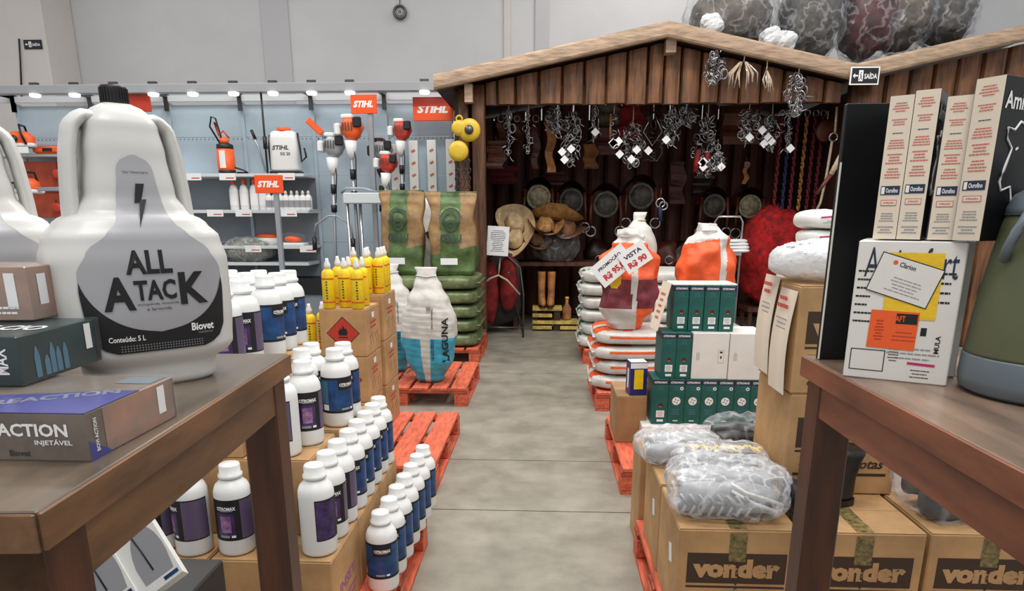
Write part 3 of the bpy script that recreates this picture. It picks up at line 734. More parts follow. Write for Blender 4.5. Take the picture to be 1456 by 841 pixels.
for i, (px, y0, y1, wpx, kind, ntag, lab) in enumerate(bits):
    out = y0 < 110 or px == 1136
    Y = YF - .2 if out else YF + .25 + .05 * (i % 3)
    a = P(px, y0, Y); c = P(px, y1, Y); h = a.z - c.z; w_ = wpx / 1000 * Y * 1.02
    t = thing('metal_bit_bunch', lab, 'horse bits', a, 0, 'metal bits and chains hanging from the cabin front')
    top = h * .12
    MB().tube([(0, 0, .12 if not out else .16), (.004, 0, 0), (0, 0, -top)], .006, 'rope', 5).build('cord', t)
    b = MB(Matrix.Translation((0, 0, -top)))
    mm = 'steel' if kind != 'horn' else 'rope'
    if kind == 'chain':
        n = int(h / .024)
        for k in range(n): b.ring((math.sin(k * .9) * .008, 0, -k * h * .88 / n), .012, .004, 'chrome', (k % 2, 1 - k % 2, .1), 8, 4, 1.5)
        metal_cluster(b, w_, h * .9, 14, i, 'steel')
    elif kind == 'stirrup':
        b.tube([(0, 0, 0), (-.1, 0, -.2), (0, 0, -.34), (.1, 0, -.2), (0, 0, 0)], .007, 'steel', 5); b.tube([(0, 0, -.3), (.09, 0, -.28), (.11, 0, -.42), (.06, .02, -.5), (-.03, 0, -.44)], .007, 'darksteel', 5); metal_cluster(b, w_, h, 14, i, 'darksteel')
    elif kind == 'ring':
        b.tube([(-.03, 0, .0), (-.03, 0, -.25)], .012, 'leather_tan'); b.ring((.02, 0, -.3), .045, .009, 'steel'); metal_cluster(b, w_, h * .6, 6, i)
    elif kind == 'horn':
        rg = random.Random(i)
        for k in range(16 if wpx > 30 else 6):
            sx = rg.uniform(-1, 1); b.tube([(sx * w_ * .1, 0, 0), (sx * w_ * .42, rg.uniform(-.04, 0), -h * .35), (sx * w_ * .38 + rg.uniform(-.03, .03), rg.uniform(-.05, 0), -h * rg.uniform(.6, .85))], .01, 'rope' if k % 3 else 'steel', 5, taper=(.6, 1, .4))
    else:
        metal_cluster(b, w_, h * .88, int(26 + h * 60), i, 'steel'); metal_cluster(b, w_ * .8, h * .8, 14, i + 50, 'darksteel')
    b.build('metal_pieces', t)
    if px == 1007: MB().tube([(-.08, -.03, -.4), (-.1, -.03, -.62)], .03, 'red_cloth').tube([(.02, -.03, -.42), (.0, -.03, -.6)], .028, 'red_cloth').build('tassel', t)
    rg = random.Random(i + 5)
    for k in range(ntag):
        F = frame((rg.uniform(-w_, w_) * .5, -.07, -h * rg.uniform(.62, 1.0)), (1, 0, 0), (0, -1, 0)); s_ = .033
        MB(F @ Matrix.Rotation(PI / 4, 4, 'Z')).box(-s_, -s_, 0, s_, s_, .002, 'tagwhite').build('price_tag', t)
# straps, hides and cloth hanging inside
def strap(px, y0, y1, wpx, m, Y, label, kind='strap'):
    a = P(px, y0, Y); c = P(px, y1, Y); h = a.z - c.z; w_ = wpx / 1000 * Y
    t = thing('leather_strap' if kind == 'strap' else kind, label, 'strap' if kind == 'strap' else 'cloth', a, 0)
    b = MB(); n = 10; vs = []; fs = []
    for k in range(n + 1):
        z = -h * k / n; o_ = .02 * math.sin(k * 1.1 + px); ww = w_ * (.5 + .05 * math.sin(k + px))
        vs += [(-ww + o_, 0 + o_, z), (ww + o_, o_ * .5, z), (ww + o_, o_ * .5 + .02, z), (-ww + o_, .02 + o_, z)]
    for k in range(n):
        for j in range(4): fs.append((k * 4 + j, k * 4 + (j + 1) % 4, k * 4 + 4 + (j + 1) % 4, k * 4 + 4 + j))
    fs += [(0, 1, 2, 3), (n * 4 + 3, n * 4 + 2, n * 4 + 1, n * 4)]
    b.add(vs, fs, m, False); b.build('strap' if kind == 'strap' else 'sheet', t)
    MB().tube([(0, .01, 0), (0, .01, .06)], .008, 'darksteel', 5).build('hook', t)
    if kind == 'strap':
        MB().ring((0, -.01, -.03), w_ * .5, .006, 'steel', (0, 1, 0), 8, 4).build('buckle', t)
    return t
strap(712, 165, 215, 9, 'leather', 8.5, 'short reddish strap beside the left cabin post')
strap(735, 165, 200, 8, 'leather', 8.5, 'short reddish strap between the two left thin chains')
strap(783, 172, 245, 11, 'leather_tan', 8.4, 'long tan leather strap hanging in the left part of cabin')
strap(762, 165, 240, 9, 'leather_red', 8.5, 'dark red strap left of the long tan strap')
strap(866, 150, 178, 26, 'fleece_grey', 8.6, 'grey cloth hanging above the red-brown piece', 'hanging_cloth')
strap(864, 178, 220, 22, 'leather_red', 8.62, 'red-brown cloth hanging under the grey cloth', 'hanging_cloth')
strap(896, 150, 200, 34, 'red_cloth', 8.7, 'bright red cloth behind the large tangle of bits', 'hanging_cloth')
strap(1058, 150, 205, 52, 'leather', 8.6, 'brown leather flap hanging behind the spread silver bits', 'leather_flap')
strap(1062, 230, 262, 6, 'leather_tan', 8.7, 'narrow yellowish strap over the right-hand round pads')
for i, (px, m, l) in enumerate(((1112, 'rope_red', 'dark red braided rope, leftmost of the hanging ropes'), (1124, 'rope_blue', 'dark blue braided rope, second of the hanging ropes'), (1135, 'rope_red', 'dark red braided rope, third of the hanging ropes'), (1148, 'leather_tan', 'brownish braided rope, fourth of the hanging ropes'), (1160, 'rope_red', 'maroon braided rope, fifth of the hanging ropes'), (1171, 'rope_red', 'maroon braided rope under the round leather disc'))):
    a = P(px, 165, 8.3); c = P(px, 300, 8.3); h = a.z - c.z
    t = thing('braided_rope', l, 'rope', a, 0)
    b = MB()
    for s_ in (0, PI): b.tube([(.012 * math.cos(k * .9 + s_), .012 * math.sin(k * .9 + s_), -h * k / 40) for k in range(41)], .013, m, 5)
    b.build('rope', t); MB().ring((0, 0, .03), .03, .007, 'steel').build('ring', t)
t = thing('leather_disc', 'round red-brown leather disc hanging near the right cabin post', 'disc', P(1175, 186, 8.1))
MB(Matrix.Rotation(PI / 2, 4, 'X')).lathe([(.09, -.02), (.115, -.01), (.115, .01), (.09, .02)], 'leather', 24).build('disc', t); MB().tube([(0, 0, .11), (0, 0, .2)], .008, 'rope').build('cord', t)
a = P(1190, 152, YF + .2); t = thing('lead_rope', 'pale rope with metal ring hanging beside the right cabin post', 'rope', a)
h = a.z - P(1178, 305, YF + .2).z
MB().tube([(0, 0, 0), (.01, 0, -.25)], .013, 'rope').tube([(-.01, 0, -.34), (-.03, 0, -.7), (-.06, 0, -.95), (-.11, 0, -h)], .014, 'rope').build('rope', t); MB().ring((0, 0, -.295), .042, .01, 'steel').build('ring', t)
a = P(1222, 148, YF - .16); t = thing('horn_rattle', 'brown and white banded horn hanging on the right cabin post', 'horn', a)
pts = [Vector((0, 0, 0)), Vector((-.02, 0, -.2)), Vector((-.09, 0, -.42)), Vector((-.2, 0, -.66)), Vector((-.32, 0, -.85))]
for k in range(4):
    MB().tube([pts[k], (pts[k] + pts[k + 1]) / 2, pts[k + 1]], .045 - k * .008, 'rope' if k % 2 == 0 else 'leather', 10, taper=(1, .95, .82)).build('band', t)

# saddles with round fleece ends
def saddle(px, py, r, label, Y=8.9, fle='fleece_grey'):
    p = P(px, py, Y); t = thing('saddle', label, 'saddle', p, 0, None)
    T = Matrix.Rotation(PI / 2, 4, 'X')
    MB(T).lathe([(r * .62, -.15), (r * .8, -.1), (r * .8, .04)], 'leather_dark', 26).build('pad', t)
    MB().ring((0, -.05, 0), r * .9, r * .12, fle, (0, 1, 0), 26, 8).build('rim', t)
    MB(T).lathe([(r * .2, .045), (r * .78, .05), (r * .78, .06), (r * .3, .075)], fle if fle == 'fleece' else 'bundle_dark', 20).build('fleece_disc', t)
    vs = []; fs = []; n = 12                                       # arched leather seat above
    for j, yy in enumerate((-.06, .05, .2, .32)):
        for k in range(n + 1):
            an = PI * k / n; rr = r * (1.35 + .12 * math.sin(yy * 12)); vs.append((rr * math.cos(an), yy, rr * (.95 + .25 * (j == 0) * math.sin(an)) * math.sin(an) + r * .1))
    for j in range(3):
        for k in range(n): fs.append((j * 13 + k, j * 13 + k + 1, j * 13 + 14 + k, j * 13 + 13 + k))
    MB().add(vs, fs, 'leather_red', True).add([(v[0] * .93, v[1], v[2] * .93) for v in vs], [tuple(reversed(f)) for f in fs], 'leather_dark', True).build('seat', t)
    MB().tube([(-r * 1.1, -.06, .1), (-r * 1.2, -.08, -.1), (-r * 1.15, -.08, -.26)], .02, 'leather', 6).build('stirrup_leather', t); MB().tube([(r * 1.1, -.06, .1), (r * 1.2, -.08, -.1), (r * 1.15, -.08, -.26)], .02, 'leather', 6).build('stirrup_leather', t)
    MB().ring((r * 1.15, -.08, -.32), .06, .01, 'steel').build('stirrup', t); MB().ring((-r * 1.15, -.08, -.32), .06, .01, 'steel').build('stirrup', t)
    MB().box(-.03, .08, -.03, .03, YB - Y - .07, .03, 'log_dark_shade').build('peg', t)
saddle(766, 281, .15, 'saddle with shaggy cream fleece ring above the hats', fle='fleece')
saddle(812, 286, .15, 'saddle with dark round end, second from left on the back wall')
saddle(861, 291, .155, 'saddle with grey rimmed disc end, third from left', 8.8)
saddle(911, 279, .155, 'saddle with pale rim ring, right of the grey rimmed one', 8.8)
saddle(1014, 293, .14, 'saddle with grey fleece end above the orange sack')
saddle(1065, 294, .14, 'saddle with greenish fleece end left of the red fluffy heap', fle='fleece')
# clothes and hides behind saddles on the back wall
for i, (px, y0, y1, w_, m) in enumerate(((705, 200, 240, 24, 'leather'), (716, 236, 262, 34, 'rope_red'), (965, 230, 290, 20, 'leather_red'), (790, 245, 275, 30, 'leather_red'), (1000, 250, 285, 26, 'leather_dark'), (840, 205, 240, 18, 'leather_tan'))):
    strap(px, y0, y1, w_, m, 9.3 if i else 8.3, ['brown leather bag beside the left post near the top', 'maroon flap hanging low beside the left cabin post', 'dark red hide hanging right of the pale rim saddle', 'red-brown hide above the second saddle', 'near-black hide above the fifth saddle', 'tan curved hide between the tan strap and red cloth'][i], 'hanging_hide')
t = thing('stirrup_pair', 'metal ring stirrups with blue strap right of the pale rim saddle', 'stirrup', P(940, 268, 8.2))
MB().tube([(0, 0, 0), (0, 0, -.12)], .012, 'leather_red').tube([(.0, 0, -.2), (.01, 0, -.36)], .025, 'rope_blue').build('strap', t); MB().ring((0, 0, -.16), .05, .012, 'chrome').ring((.04, .02, -.19), .045, .01, 'steel').build('ring', t)

# --- shelf with hats
zs_ = P(800, 372, 8.6).z
t = thing('hat_shelf', 'dark wooden shelf board carrying the hats inside the cabin', 'shelf', (P(800, 372, 8.6).x, 8.75, zs_))
MB().box(-.62, -.3, -.05, .62, .3, 0, 'log_inside_shade', .006).build('board', t)
for x in (-.6, .56): MB().box(x, -.28, -zs_ + .002, x + .05, .28, -.05, 'log_inside_shade').build('leg', t)
def hat(px, py, Y, m, label, rz=0, rx=0, ry=0, s=1.0):
    t = thing('cowboy_hat', label, 'hat', P(px, py, Y), rz, 'cowboy hats piled on the cabin shelf', rx, ry); t.scale = (s, s, s)
    vs = []; fs = []; n = 28
    prof = [(.085, .0), (.10, .0), (.14, .008), (.19, .03)]
    for j, (r, z) in enumerate(prof):
        for k in range(n):
            a = 2 * PI * k / n; zz = z * (1 + 0) + (abs(math.cos(a)) ** 2) * r * r * 2.4; vs.append((r * math.cos(a) * .95, r * math.sin(a) * 1.2, zz))
    for j in range(3):
        for k in range(n): fs.append((j * n + k, j * n + (k + 1) % n, (j + 1) * n + (k + 1) % n, (j + 1) * n + k))
    vs2 = [(v[0], v[1], v[2] - .008) for v in vs]
    MB().add(vs, fs, m, True).add(vs2, [tuple(reversed(f)) for f in fs], m, True).build('brim', t)
    MB().add(*rings([(0, .088, .11), (.05, .083, .105), (.1, .07, .095), (.125, .05, .08), (.118, .02, .05)], 22, 2.3), m=m, smooth=True).build('crown', t)
    MB().add(*rings([(.005, .0895, .1115), (.028, .087, .109)], 22, 2.3), m='leather_dark', smooth=True).build('band', t)
hat(731, 322, 8.45, 'hat_cream', 'cream cowboy hat tipped up, top left of the hat pile', .4, .95, -.3, 1.25)
hat(733, 345, 8.35, 'hat_cream', 'cream hat below the tipped one, beside the white notice', -.3, .8, .2, 1.15)
hat(790, 312, 8.6, 'hat_straw', 'golden brown wide hat on top of the pile', 1.5, .1, 0, 1.5)
hat(775, 328, 8.45, 'hat_straw', 'straw hat with decorated band under the golden hat', .2, .3, 0, 1.2)
hat(805, 333, 8.5, 'hat_brown', 'brown felt hat at the right of the pile', -.2, .3, .3, 1.2)
hat(762, 345, 8.5, 'hat_brown', 'dark brown hat behind the plastic bundle', .2, .4, 0, 1.2)
p = P(790, 372, 8.42); wrapped('wrapped_hats', 'grey bundle in clear plastic hanging over the hat shelf edge', 'bundle', (p.x, 8.55, zs_ + .003), (.56, .4, .4), 'bundle_dark', 8, 'wrap', amp=.03)
# back wall items under shelf
def boot(loc, rz, label, h=.3, m='leather_tan', group=None, s=1.0, cat='boot'):
    t = thing('boot', label, cat, loc, rz, group); t.scale = (s, s, s)
    vs, fs = rings(lerp_rings([(.02, .045, .13, 0, -.06), (.06, .045, .125, 0, -.055), (.10, .043, .09, 0, -.02), (.14, .043, .055, 0, .02), (h, .052, .06, 0, .03)], 12), 18, 2.4)
    MB().add(vs, fs, m, True).build('shaft', t); MB().add(*rings([(0, .048, .135, 0, -.06), (.022, .048, .135, 0, -.06)], 18, 2.6), m='leather_dark').build('sole', t)
p = on(775, 468, 0.0)
zc = .42
for (px0, px1, y0, y1, Y) in ((757, 797, 435, 444, 8.45), (757, 783, 446, 452, 8.45), (757, 822, 455, 460, 8.4), (797, 822, 458, 464, 8.4), (757, 782, 464, 470, 8.4)):
    pass
t = thing('step_crate', 'low pale wooden step crate on the floor under the boots', 'crate', (P(790, 470, 8.45).x, 8.5, 0))
wl = P(757, 460, 8.4).x - t.location.x; wr = P(822, 460, 8.4).x - t.location.x
for z0, a_, c_ in ((0.02, wl, wl + .24), (.02, wr - .22, wr), (.085, wl, wr), (.17, wl, wl + .24), (.25, wl, wl + .36)):
    MB().box(a_, -.12, z0, c_, .12, z0 + .042, 'crate_yellow', .003).build('slat', t)
MB().box(wl + .02, -.1, 0, wl + .06, .1, .25, 'log_dark_shade').box(wl + .26, -.1, 0, wl + .34, .1, .25, 'log_dark_shade').box(wr - .08, -.1, 0, wr - .02, .1, .085, 'log_dark_shade').build('support', t)
boot((P(770, 430, 8.45).x, 8.52, .293), .1, 'tan boot on the step crate, left of the pair', m='leather_tan', h=.42)
boot((P(783, 430, 8.45).x + .005, 8.52, .293), -.1, 'tan boot on the step crate, right of the pair', m='leather_tan', h=.42)
t = thing('oil_jar', 'small brown bottle standing on the step crate right end', 'bottle', (P(806, 455, 8.4).x, 8.5, .13))
MB().lathe([(.05, 0), (.055, .02), (.055, .14), (.03, .18), (.02, .2), (.02, .25)], 'leather_tan', 16).build('body', t); MB().lathe([(.024, .25), (.024, .28)], 'yellow_hoist', 12).build('cap', t)
# red folding garment rack with notice
p = on(712, 474, 0.0)
t = thing('folding_rack', 'black tube rack with red garments inside the cabin left side', 'rack', (p.x, 8.0, 0))
MB().tube([(-.28, -.1, 0), (-.28, -.05, .5), (-.24, 0, .8), (0, 0, 1.0), (.24, 0, .8), (.28, -.05, .5), (.28, -.1, 0)], .012, 'darksteel', 6).tube([(-.28, -.12, .12), (.28, -.12, .12)], .01, 'darksteel').tube([(-.27, .2, 0), (-.1, .0, .75)], .012, 'darksteel').tube([(.27, .2, 0), (.1, 0, .75)], .012, 'darksteel').build('frame', t)
for i, (x, z, w_, h_) in enumerate(((-.12, .14, .2, .75), (.1, .3, .22, .62))):
    MB().add(*blob(w_, .14, h_, 2.6, .04, 8, i, 22, 16), m='red_cloth', smooth=True, T=Matrix.Translation((x, .06, z))).build('garment', t)
MB().add(*blob(.5, .12, .85, 3, .03, 6, 9, 22, 16), m='dark', smooth=True, T=Matrix.Translation((0, .2, .12))).build('bag', t)
MB().tube([(-.26, -.12, .55), (-.1, -.14, .68), (0, -.15, .72), (.1, -.14, .66), (.24, -.12, .5)], .012, 'rope').tube([(0, -.15, .72), (.02, -.13, .92)], .008, 'rope').build('strap', t)
p = P(708, 343, 7.8); t = thing('notice_card', 'white notice card hanging above the red garment rack', 'notice', p, 0, None, 0, .06)
MB().box(-.12, 0, -.16, .12, .006, .16, 'tagwhite').build('card', t); MB().lines(FRONT(-.001), 0, 0, .18, .24, 12, 'print_navy', 4, fill=.3).build('print', t); MB().tube([(0, 0, .16), (.0, .02, .3)], .004, 'rope').build('string', t)
# red fluffy heap
p = P(1102, 360, 8.3); t = thing('red_fleece', 'big fluffy bright red wool heap at the right inside cabin', 'fleece', (p.x, 8.35, .35))
vs, fs = blob(.78, .6, 1.1, 2.2, .07, 7, 4, 40, 26, .05); MB().add(vs, fs, 'red_wool', True).build('wool', t)
b = MB(); rg = random.Random(3)
for k in range(420):
    v = Vector(vs[rg.randrange(len(vs))]); d = (v - Vector((0, 0, .5))).normalized(); q = d + Vector((rg.uniform(-.6, .6), rg.uniform(-.6, .6), rg.uniform(-.6, .3)))
    s_ = Vector((rg.uniform(-1, 1), rg.uniform(-1, 1), rg.uniform(-1, 1))) * .008; b.add([tuple(v - d * .01), tuple(v + s_), tuple(v + q.normalized() * .05)], [(0, 1, 2)], 'red_wool')
o_ = b.build('wool_tufts', t); o_['kind'] = 'stuff'
t = thing('rack_stand', 'low wooden trestle holding up the red wool heap', 'stand', (p.x, 8.35, 0))
MB().box(-.3, -.2, .28, .3, .2, .33, 'log_inside_shade').build('top', t)
for x in (-.28, .24):
    for y in (-.18, .14): MB().box(x, y, 0, x + .04, y + .04, .28, 'log_inside_shade').build('leg', t)
# chrome rail with papers
p = P(1037, 308, 7.9); t = thing('tube_rail', 'bent chrome tube rail in front of the right saddles', 'rail', (p.x, 7.9, 0))
zt = p.z; MB().tube([(-.15, 0, 0), (-.15, 0, zt - .06), (-.12, 0, zt), (.12, 0, zt), (.15, 0, zt - .06), (.15, 0, 0)], .013, 'steel', 8).build('tube', t)
MB().box(-.16, -.02, zt - .42, .16, .02, zt - .39, 'steel').build('crossbar', t)
t = thing('paper_stack', 'loose white papers lying on the chrome tube rail', 'papers', (p.x + .08, 7.88, zt - .388))
for k in range(4): MB(Matrix.Rotation(.2 * k - .3, 4, 'Z')).add(*blob(.34 - .03 * k, .2, .045, 3, .012, 9, k, 20, 8), m='tagwhite', smooth=True, T=Matrix.Translation((0, 0, k * .034))).build('sheet', t)
# cloths piled on back shelf centre
zz = P(930, 372, 8.9).z
t = thing('back_bench', 'low dark bench along the cabin back wall', 'bench', (1.45, 9.2, 0)); MB().box(-.85, -.25, .66, .85, .25, .71, 'log_inside_shade').build('top', t)
for x in (-.82, .76): MB().box(x, -.2, 0, x + .06, .2, .66, 'log_inside_shade').build('leg', t)
for i, (px, m, l) in enumerate(((850, 'leather_dark', 'dark folded gear just left of the white topped sack'), (948, 'leather', 'brown leather boots heap right of the orange sack top'), (968, 'leather_dark', 'dark leather heap beside the second orange sack'))):
    t = thing('leather_heap', l, 'leather gear', (P(px, 372, 9.1).x, 9.1, .712))
    MB().add(*blob(.34, .3, .34, 2.3, .06, 7, i + 3, 24, 16, .03), m=m, smooth=True).build('leather', t); MB().ring((0, -.16, .12), .05, .01, 'steel').build('buckle', t)

# ================================================================== PALLETS
PH = .14
def make_pallet(label, x0, y0, wd, ln, grp='orange pallets along the aisle'):
    """deck boards run away from the camera; local origin = front left corner on the floor"""
    t = thing('pallet', label, 'pallet', (x0, y0, 0), 0, grp)
    n = max(3, int(round(wd / .145))); s_ = wd / n
    for i in range(n): MB().box(i * s_ + .012, 0, PH - .022, (i + 1) * s_ - .012, ln, PH, 'pallet', .003).build('deck_board', t)
    for y in (0.0, ln / 2 - .05, ln - .1): MB().box(0.005, y, PH - .042, wd - .005, y + .1, PH - .023, 'pallet_dark').build('cross_board', t)
    for y in (0.004, ln / 2 - .05, ln - .104):
        for x in (0.004, wd / 2 - .05, wd - .104): MB().box(x, y, .018, x + .1, y + .1, PH - .043, 'pallet', .003).build('block', t)
    for x in (0.004, wd / 2 - .05, wd - .104): MB().box(x, 0.002, 0, x + .1, ln - .002, .017, 'pallet').build('runner', t)
    return t
make_pallet('orange pallet under the litre bottle display, nearest on the left', -1.62, 1.66, 1.14, 1.0)
make_pallet('orange pallet with empty front deck beside the hazard marked cartons', -1.53, 3.23, 1.0, 1.0)
make_pallet('orange pallet carrying the white and blue standing sack', -1.55, 4.86, 1.0, .96)
make_pallet('orange pallet under the stacked green bags by the cabin post', -1.6, 6.42, .99, .98)
make_pallet('orange pallet under the printed brown boot cartons, nearest on the right', .38, 1.72, 1.15, .92)
make_pallet('orange pallet holding the brown box and green cartons on the right', .39, 3.24, 1.0, .94)
make_pallet('orange pallet under the flat orange and white feed sacks', .375, 4.78, 1.0, .96)
make_pallet('orange pallet under the flat white sacks, farthest on the right', .375, 6.42, 1.0, .96)

# ================================================================== CARTONS ON THE LEFT
def carton(name, label, x0, y0, z0, w, d, h, m='card', group=None, cat='box', rz=0, tape='tape'):
    t = thing(name, label, cat, (x0, y0, z0), rz, group)
    MB().box(0, 0, 0, w, d, h - .002, m, .004).build('body', t)
    fl_ = MB()
    fl_.box(.002, .002, h - .0018, w - .002, d / 2 - .001, h, m).build('flap', t)
    MB().box(.002, d / 2 + .001, h - .0018, w - .002, d - .002, h, m).build('flap', t)
    if tape:
        MB().rect(TOP(h), w / 2, d / 2, w - .01, .045, tape, .0006).rect(FRONT(0, w / 2, 0), 0, h - .03, .045, .06, tape, .0006) .build('tape', t) if False else MB().rect(TOP(h), w / 2, d / 2, w - .01, .045, tape, .0006).build('tape', t)
    return t
BH = .249
z1, z2, z3 = PH, PH + .25, PH + .5
G = 'brown cartons under the litre bottles'
for i in range(3):                                                   # layer 1, right column
    t = carton('carton', ['bottom layer carton at front right corner of the bottle display', 'bottom layer carton second from front on the aisle side', 'bottom layer carton third from front on the aisle side'][i], -.96, 1.765 + .3 * i, z1, .355, .295, BH, 'card', G)
    b = MB(); F = RIGHT(.355, .1475, 0); b.text('INSET', F, 0, .12, .16, .035, 'purple_print'); b.lines(F, 0, .06, .2, .04, 2, 'purple_print', i); b.build('print', t)
    if i == 0: b = MB(); b.lines(FRONT(0, .18, 0), .1, .06, .12, .05, 2, 'purple_print', 9); b.build('front_print', t)
for i in range(2):
    t = carton('carton', ['bottom layer carton with purple lettering behind the front table leg', 'bottom layer carton at left end beside the white packaging'][i], -1.325 - .365 * i, 1.765, z1, .355, .295, BH, 'card', G)
    b = MB(); F = FRONT(0, .1775, 0); b.text('INSETICIDA', F, 0.03, .14, .2, .03, 'purple_print'); b.lines(F, 0.03, .09, .2, .04, 2, 'purple_print', i); b.build('print', t)
for i in range(2):                                                   # layer 1 behind, carries the rest
    carton('carton', ['bottom carton hidden behind the front ones, inner right', 'bottom carton hidden behind the front ones, inner left'][i], -1.325 - .365 * i, 2.065, z1, .355, .595, BH, 'card', G)
t = carton('carton', 'second layer carton under the two purple label bottles', -1.055, 1.93, z2, .35, .27, BH, 'card', G)
b = MB(); b.lines(FRONT(0, .175, 0), 0, .12, .2, .05, 2, 'purple_print', 5); b.build('print', t)
t = carton('carton', 'second layer carton with purple band seen under the table edge', -1.425, 1.93, z2, .36, .27, BH, 'card', G)
b = MB(); b.text('INSETICIDA', FRONT(0, .18, 0), 0.0, .2, .24, .03, 'purple_print'); b.rect(FRONT(0, .18, 0), 0, .15, .3, .03, 'purple_print'); b.build('print', t)
t = carton('carton', 'second layer carton under the blue label bottles', -1.04, 2.23, z2, .375, .32, BH, 'card', G)
t = carton('carton', 'second layer carton behind left, carrying the top carton', -1.41, 2.23, z2, .36, .32, BH, 'card', G)
t = carton('carton', 'top layer carton carrying purple label bottles, front one', -1.27, 1.935, z3, .36, .26, BH, 'card', G)
t = carton('carton', 'top layer carton carrying blue and white bottles, rear one', -1.27, 2.235, z3, .385, .33, BH, 'card', G)

# ---------------- litre bottles
def litre(kind, loc, rz, label, group):
    t = thing('litre_bottle', label, 'bottle', loc, rz, group)
    MB().lathe([(.044, 0), (.05, .004), (.052, .012), (.052, .178), (.051, .196), (.045, .212), (.033, .224), (.029, .230)], 'plastic_white', 24).build('body', t)
    MB().lathe([(.029, .231), (.034, .234), (.034, .243), (.0295, .245), (.0295, .268), (.027, .273)], 'plastic_white', 20).build('cap', t)
    r = .0526; b = MB()
    if kind == 'purple':
        b.wrapband(r, .052, .178, -2.7, 2.2, 'print_black', 24).wrapband(r + .0003, .056, .174, .75, 2.15, 'label_panel', 8)
        b.wrapband(r + .0003, .068, .138, -.62, .42, 'label_purple', 6).wrapband(r + .0005, .078, .128, -.38, .22, 'label_lilac', 4)
        b.wrapband(r + .0003, .056, .174, -2.65, -1.5, 'label_purple', 6)
        tx = 'CITROMAX'
    else:
        b.wrapband(r, .052, .178, -2.7, 2.2, 'label_blue', 24).wrapband(r + .0003, .052, .06, -2.7, 2.2, 'print_black', 24).wrapband(r + .0003, .17, .178, -2.7, 2.2, 'print_black', 24)
        b.wrapband(r + .0003, .085, .165, -2.3, -1.3, 'label_teal', 6).wrapband(r + .0003, .134, .17, -.6, .6, 'print_black', 6)
        b.wrapband(r + .0005, .062, .082, -1.75, -1.3, 'print_white', 3).wrapband(r + .0005, .062, .082, -2.3, -1.9, 'print_grey', 3)
        tx = 'CITROMAX'
    b.text(tx, None, 0, .152, .056, .011, 'print_white', bold=.04, wrap=r + .0008)
    b.wrapband(r + .0008, .1435, .146, -.35, .35, 'print_grey', 3)
    b.wrapband(r + .0008, .062, .069, -.45, .1, 'print_grey', 3).wrapband(r + .0008, .062, .069, .2, .42, 'print_white', 2)
    b.build('label', t); return t
PR = {}
rgb = random.Random(12)
def place(kind, x, y, z, label, group, rz=None):
    rz = rgb.uniform(-.5, .5) if rz is None else rz
    if kind not in PR: PR[kind] = litre(kind, (x, y, z), rz, label, group)
    else: dup(PR[kind], (x, y, z), rz, label, group)
g = 'blue label bottles in a row along the pallet edge'
for i in range(7): place('blue', -.532 + .004 * i, 2.10 + .112 * i if i < 5 else 2.10 + .112 * i, PH, 'white bottle with blue label, %s from the front in the pallet edge row' % ORD[i], g, .25)
for o_ in [o for o in bpy.data.objects if o.get('group') == g]: o_.location.y -= .03
g = 'purple label bottles on the bottom carton layer'
for i, (x, y, rz) in enumerate(((-.658, 1.835, 2.9), (-.656, 1.945, .5), (-.656, 2.055, .2))):
    place('purple', x, y, z2, 'purple label bottle, %s from the front in the column on the bottom cartons' % ORD[i], g, rz)
place('purple', -.772, 1.815, z2, 'bottle turned to its plain purple panel, right of the table leg', g, -1.4)
place('purple', -.905, 1.83, z2, 'purple label bottle just left of the table leg, under the table', g, .0)
place('purple', -1.03, 1.82, z2, 'purple label bottle half hidden by table edge, middle of the three underneath', g, -.75)
place('purple', -1.145, 1.835, z2, 'leftmost purple label bottle under the table, mostly hidden', g, .0)
g = 'blue label bottles on the bottom carton layer'
for i in range(5):
    place('blue', -.652, 2.167 + .111 * i if i < 4 else 2.60, z2, 'blue label bottle, %s behind the purple ones on the bottom cartons' % ORD[i], g, .4)
g = 'bottles on the second carton layer'
place('purple', -.80, 1.985, z3, 'bottle showing grey purple panel, standing right of the near table corner', g, -1.3)
place('purple', -.765, 2.10, z3, 'bottle with pinkish purple label just behind the grey panel bottle', g, .5)
place('blue', -.838, 2.30, z3, 'left front blue bottle of the second carton layer', g, .35)
place('blue', -.725, 2.31, z3, 'right front blue bottle of the second carton layer, pale side panel', g, 1.0)
place('blue', -.84, 2.41, z3, 'left rear blue bottle of the second carton layer', g, .3)
place('blue', -.728, 2.425, z3, 'right rear blue bottle of the second carton layer', g, .3)
g = 'purple label bottles on the top carton layer'
zt_ = z3 + .25
for i, (x, y) in enumerate(((-.955, 2.0), (-1.065, 2.0), (-1.175, 2.0), (-.945, 2.11), (-1.055, 2.11), (-1.165, 2.11))):
    place('purple', x, y, zt_, '%s purple label bottle of the %s row on the top carton' % (['rightmost', 'middle', 'leftmost'][i % 3], ['front', 'back'][i // 3]), g, .3 - .2 * (i % 3))
g = 'blue label bottles on the top carton layer'
for i in range(9):
    place('blue', -.945 - .111 * (i % 3), 2.30 + .112 * (i // 3) if True else 0, zt_, '%s blue label bottle of the %s row behind the purple ones on top' % (['rightmost', 'middle', 'leftmost'][i % 3], ['front', 'middle', 'back'][i // 3]), g, 1.3 if i == 0 else .3)

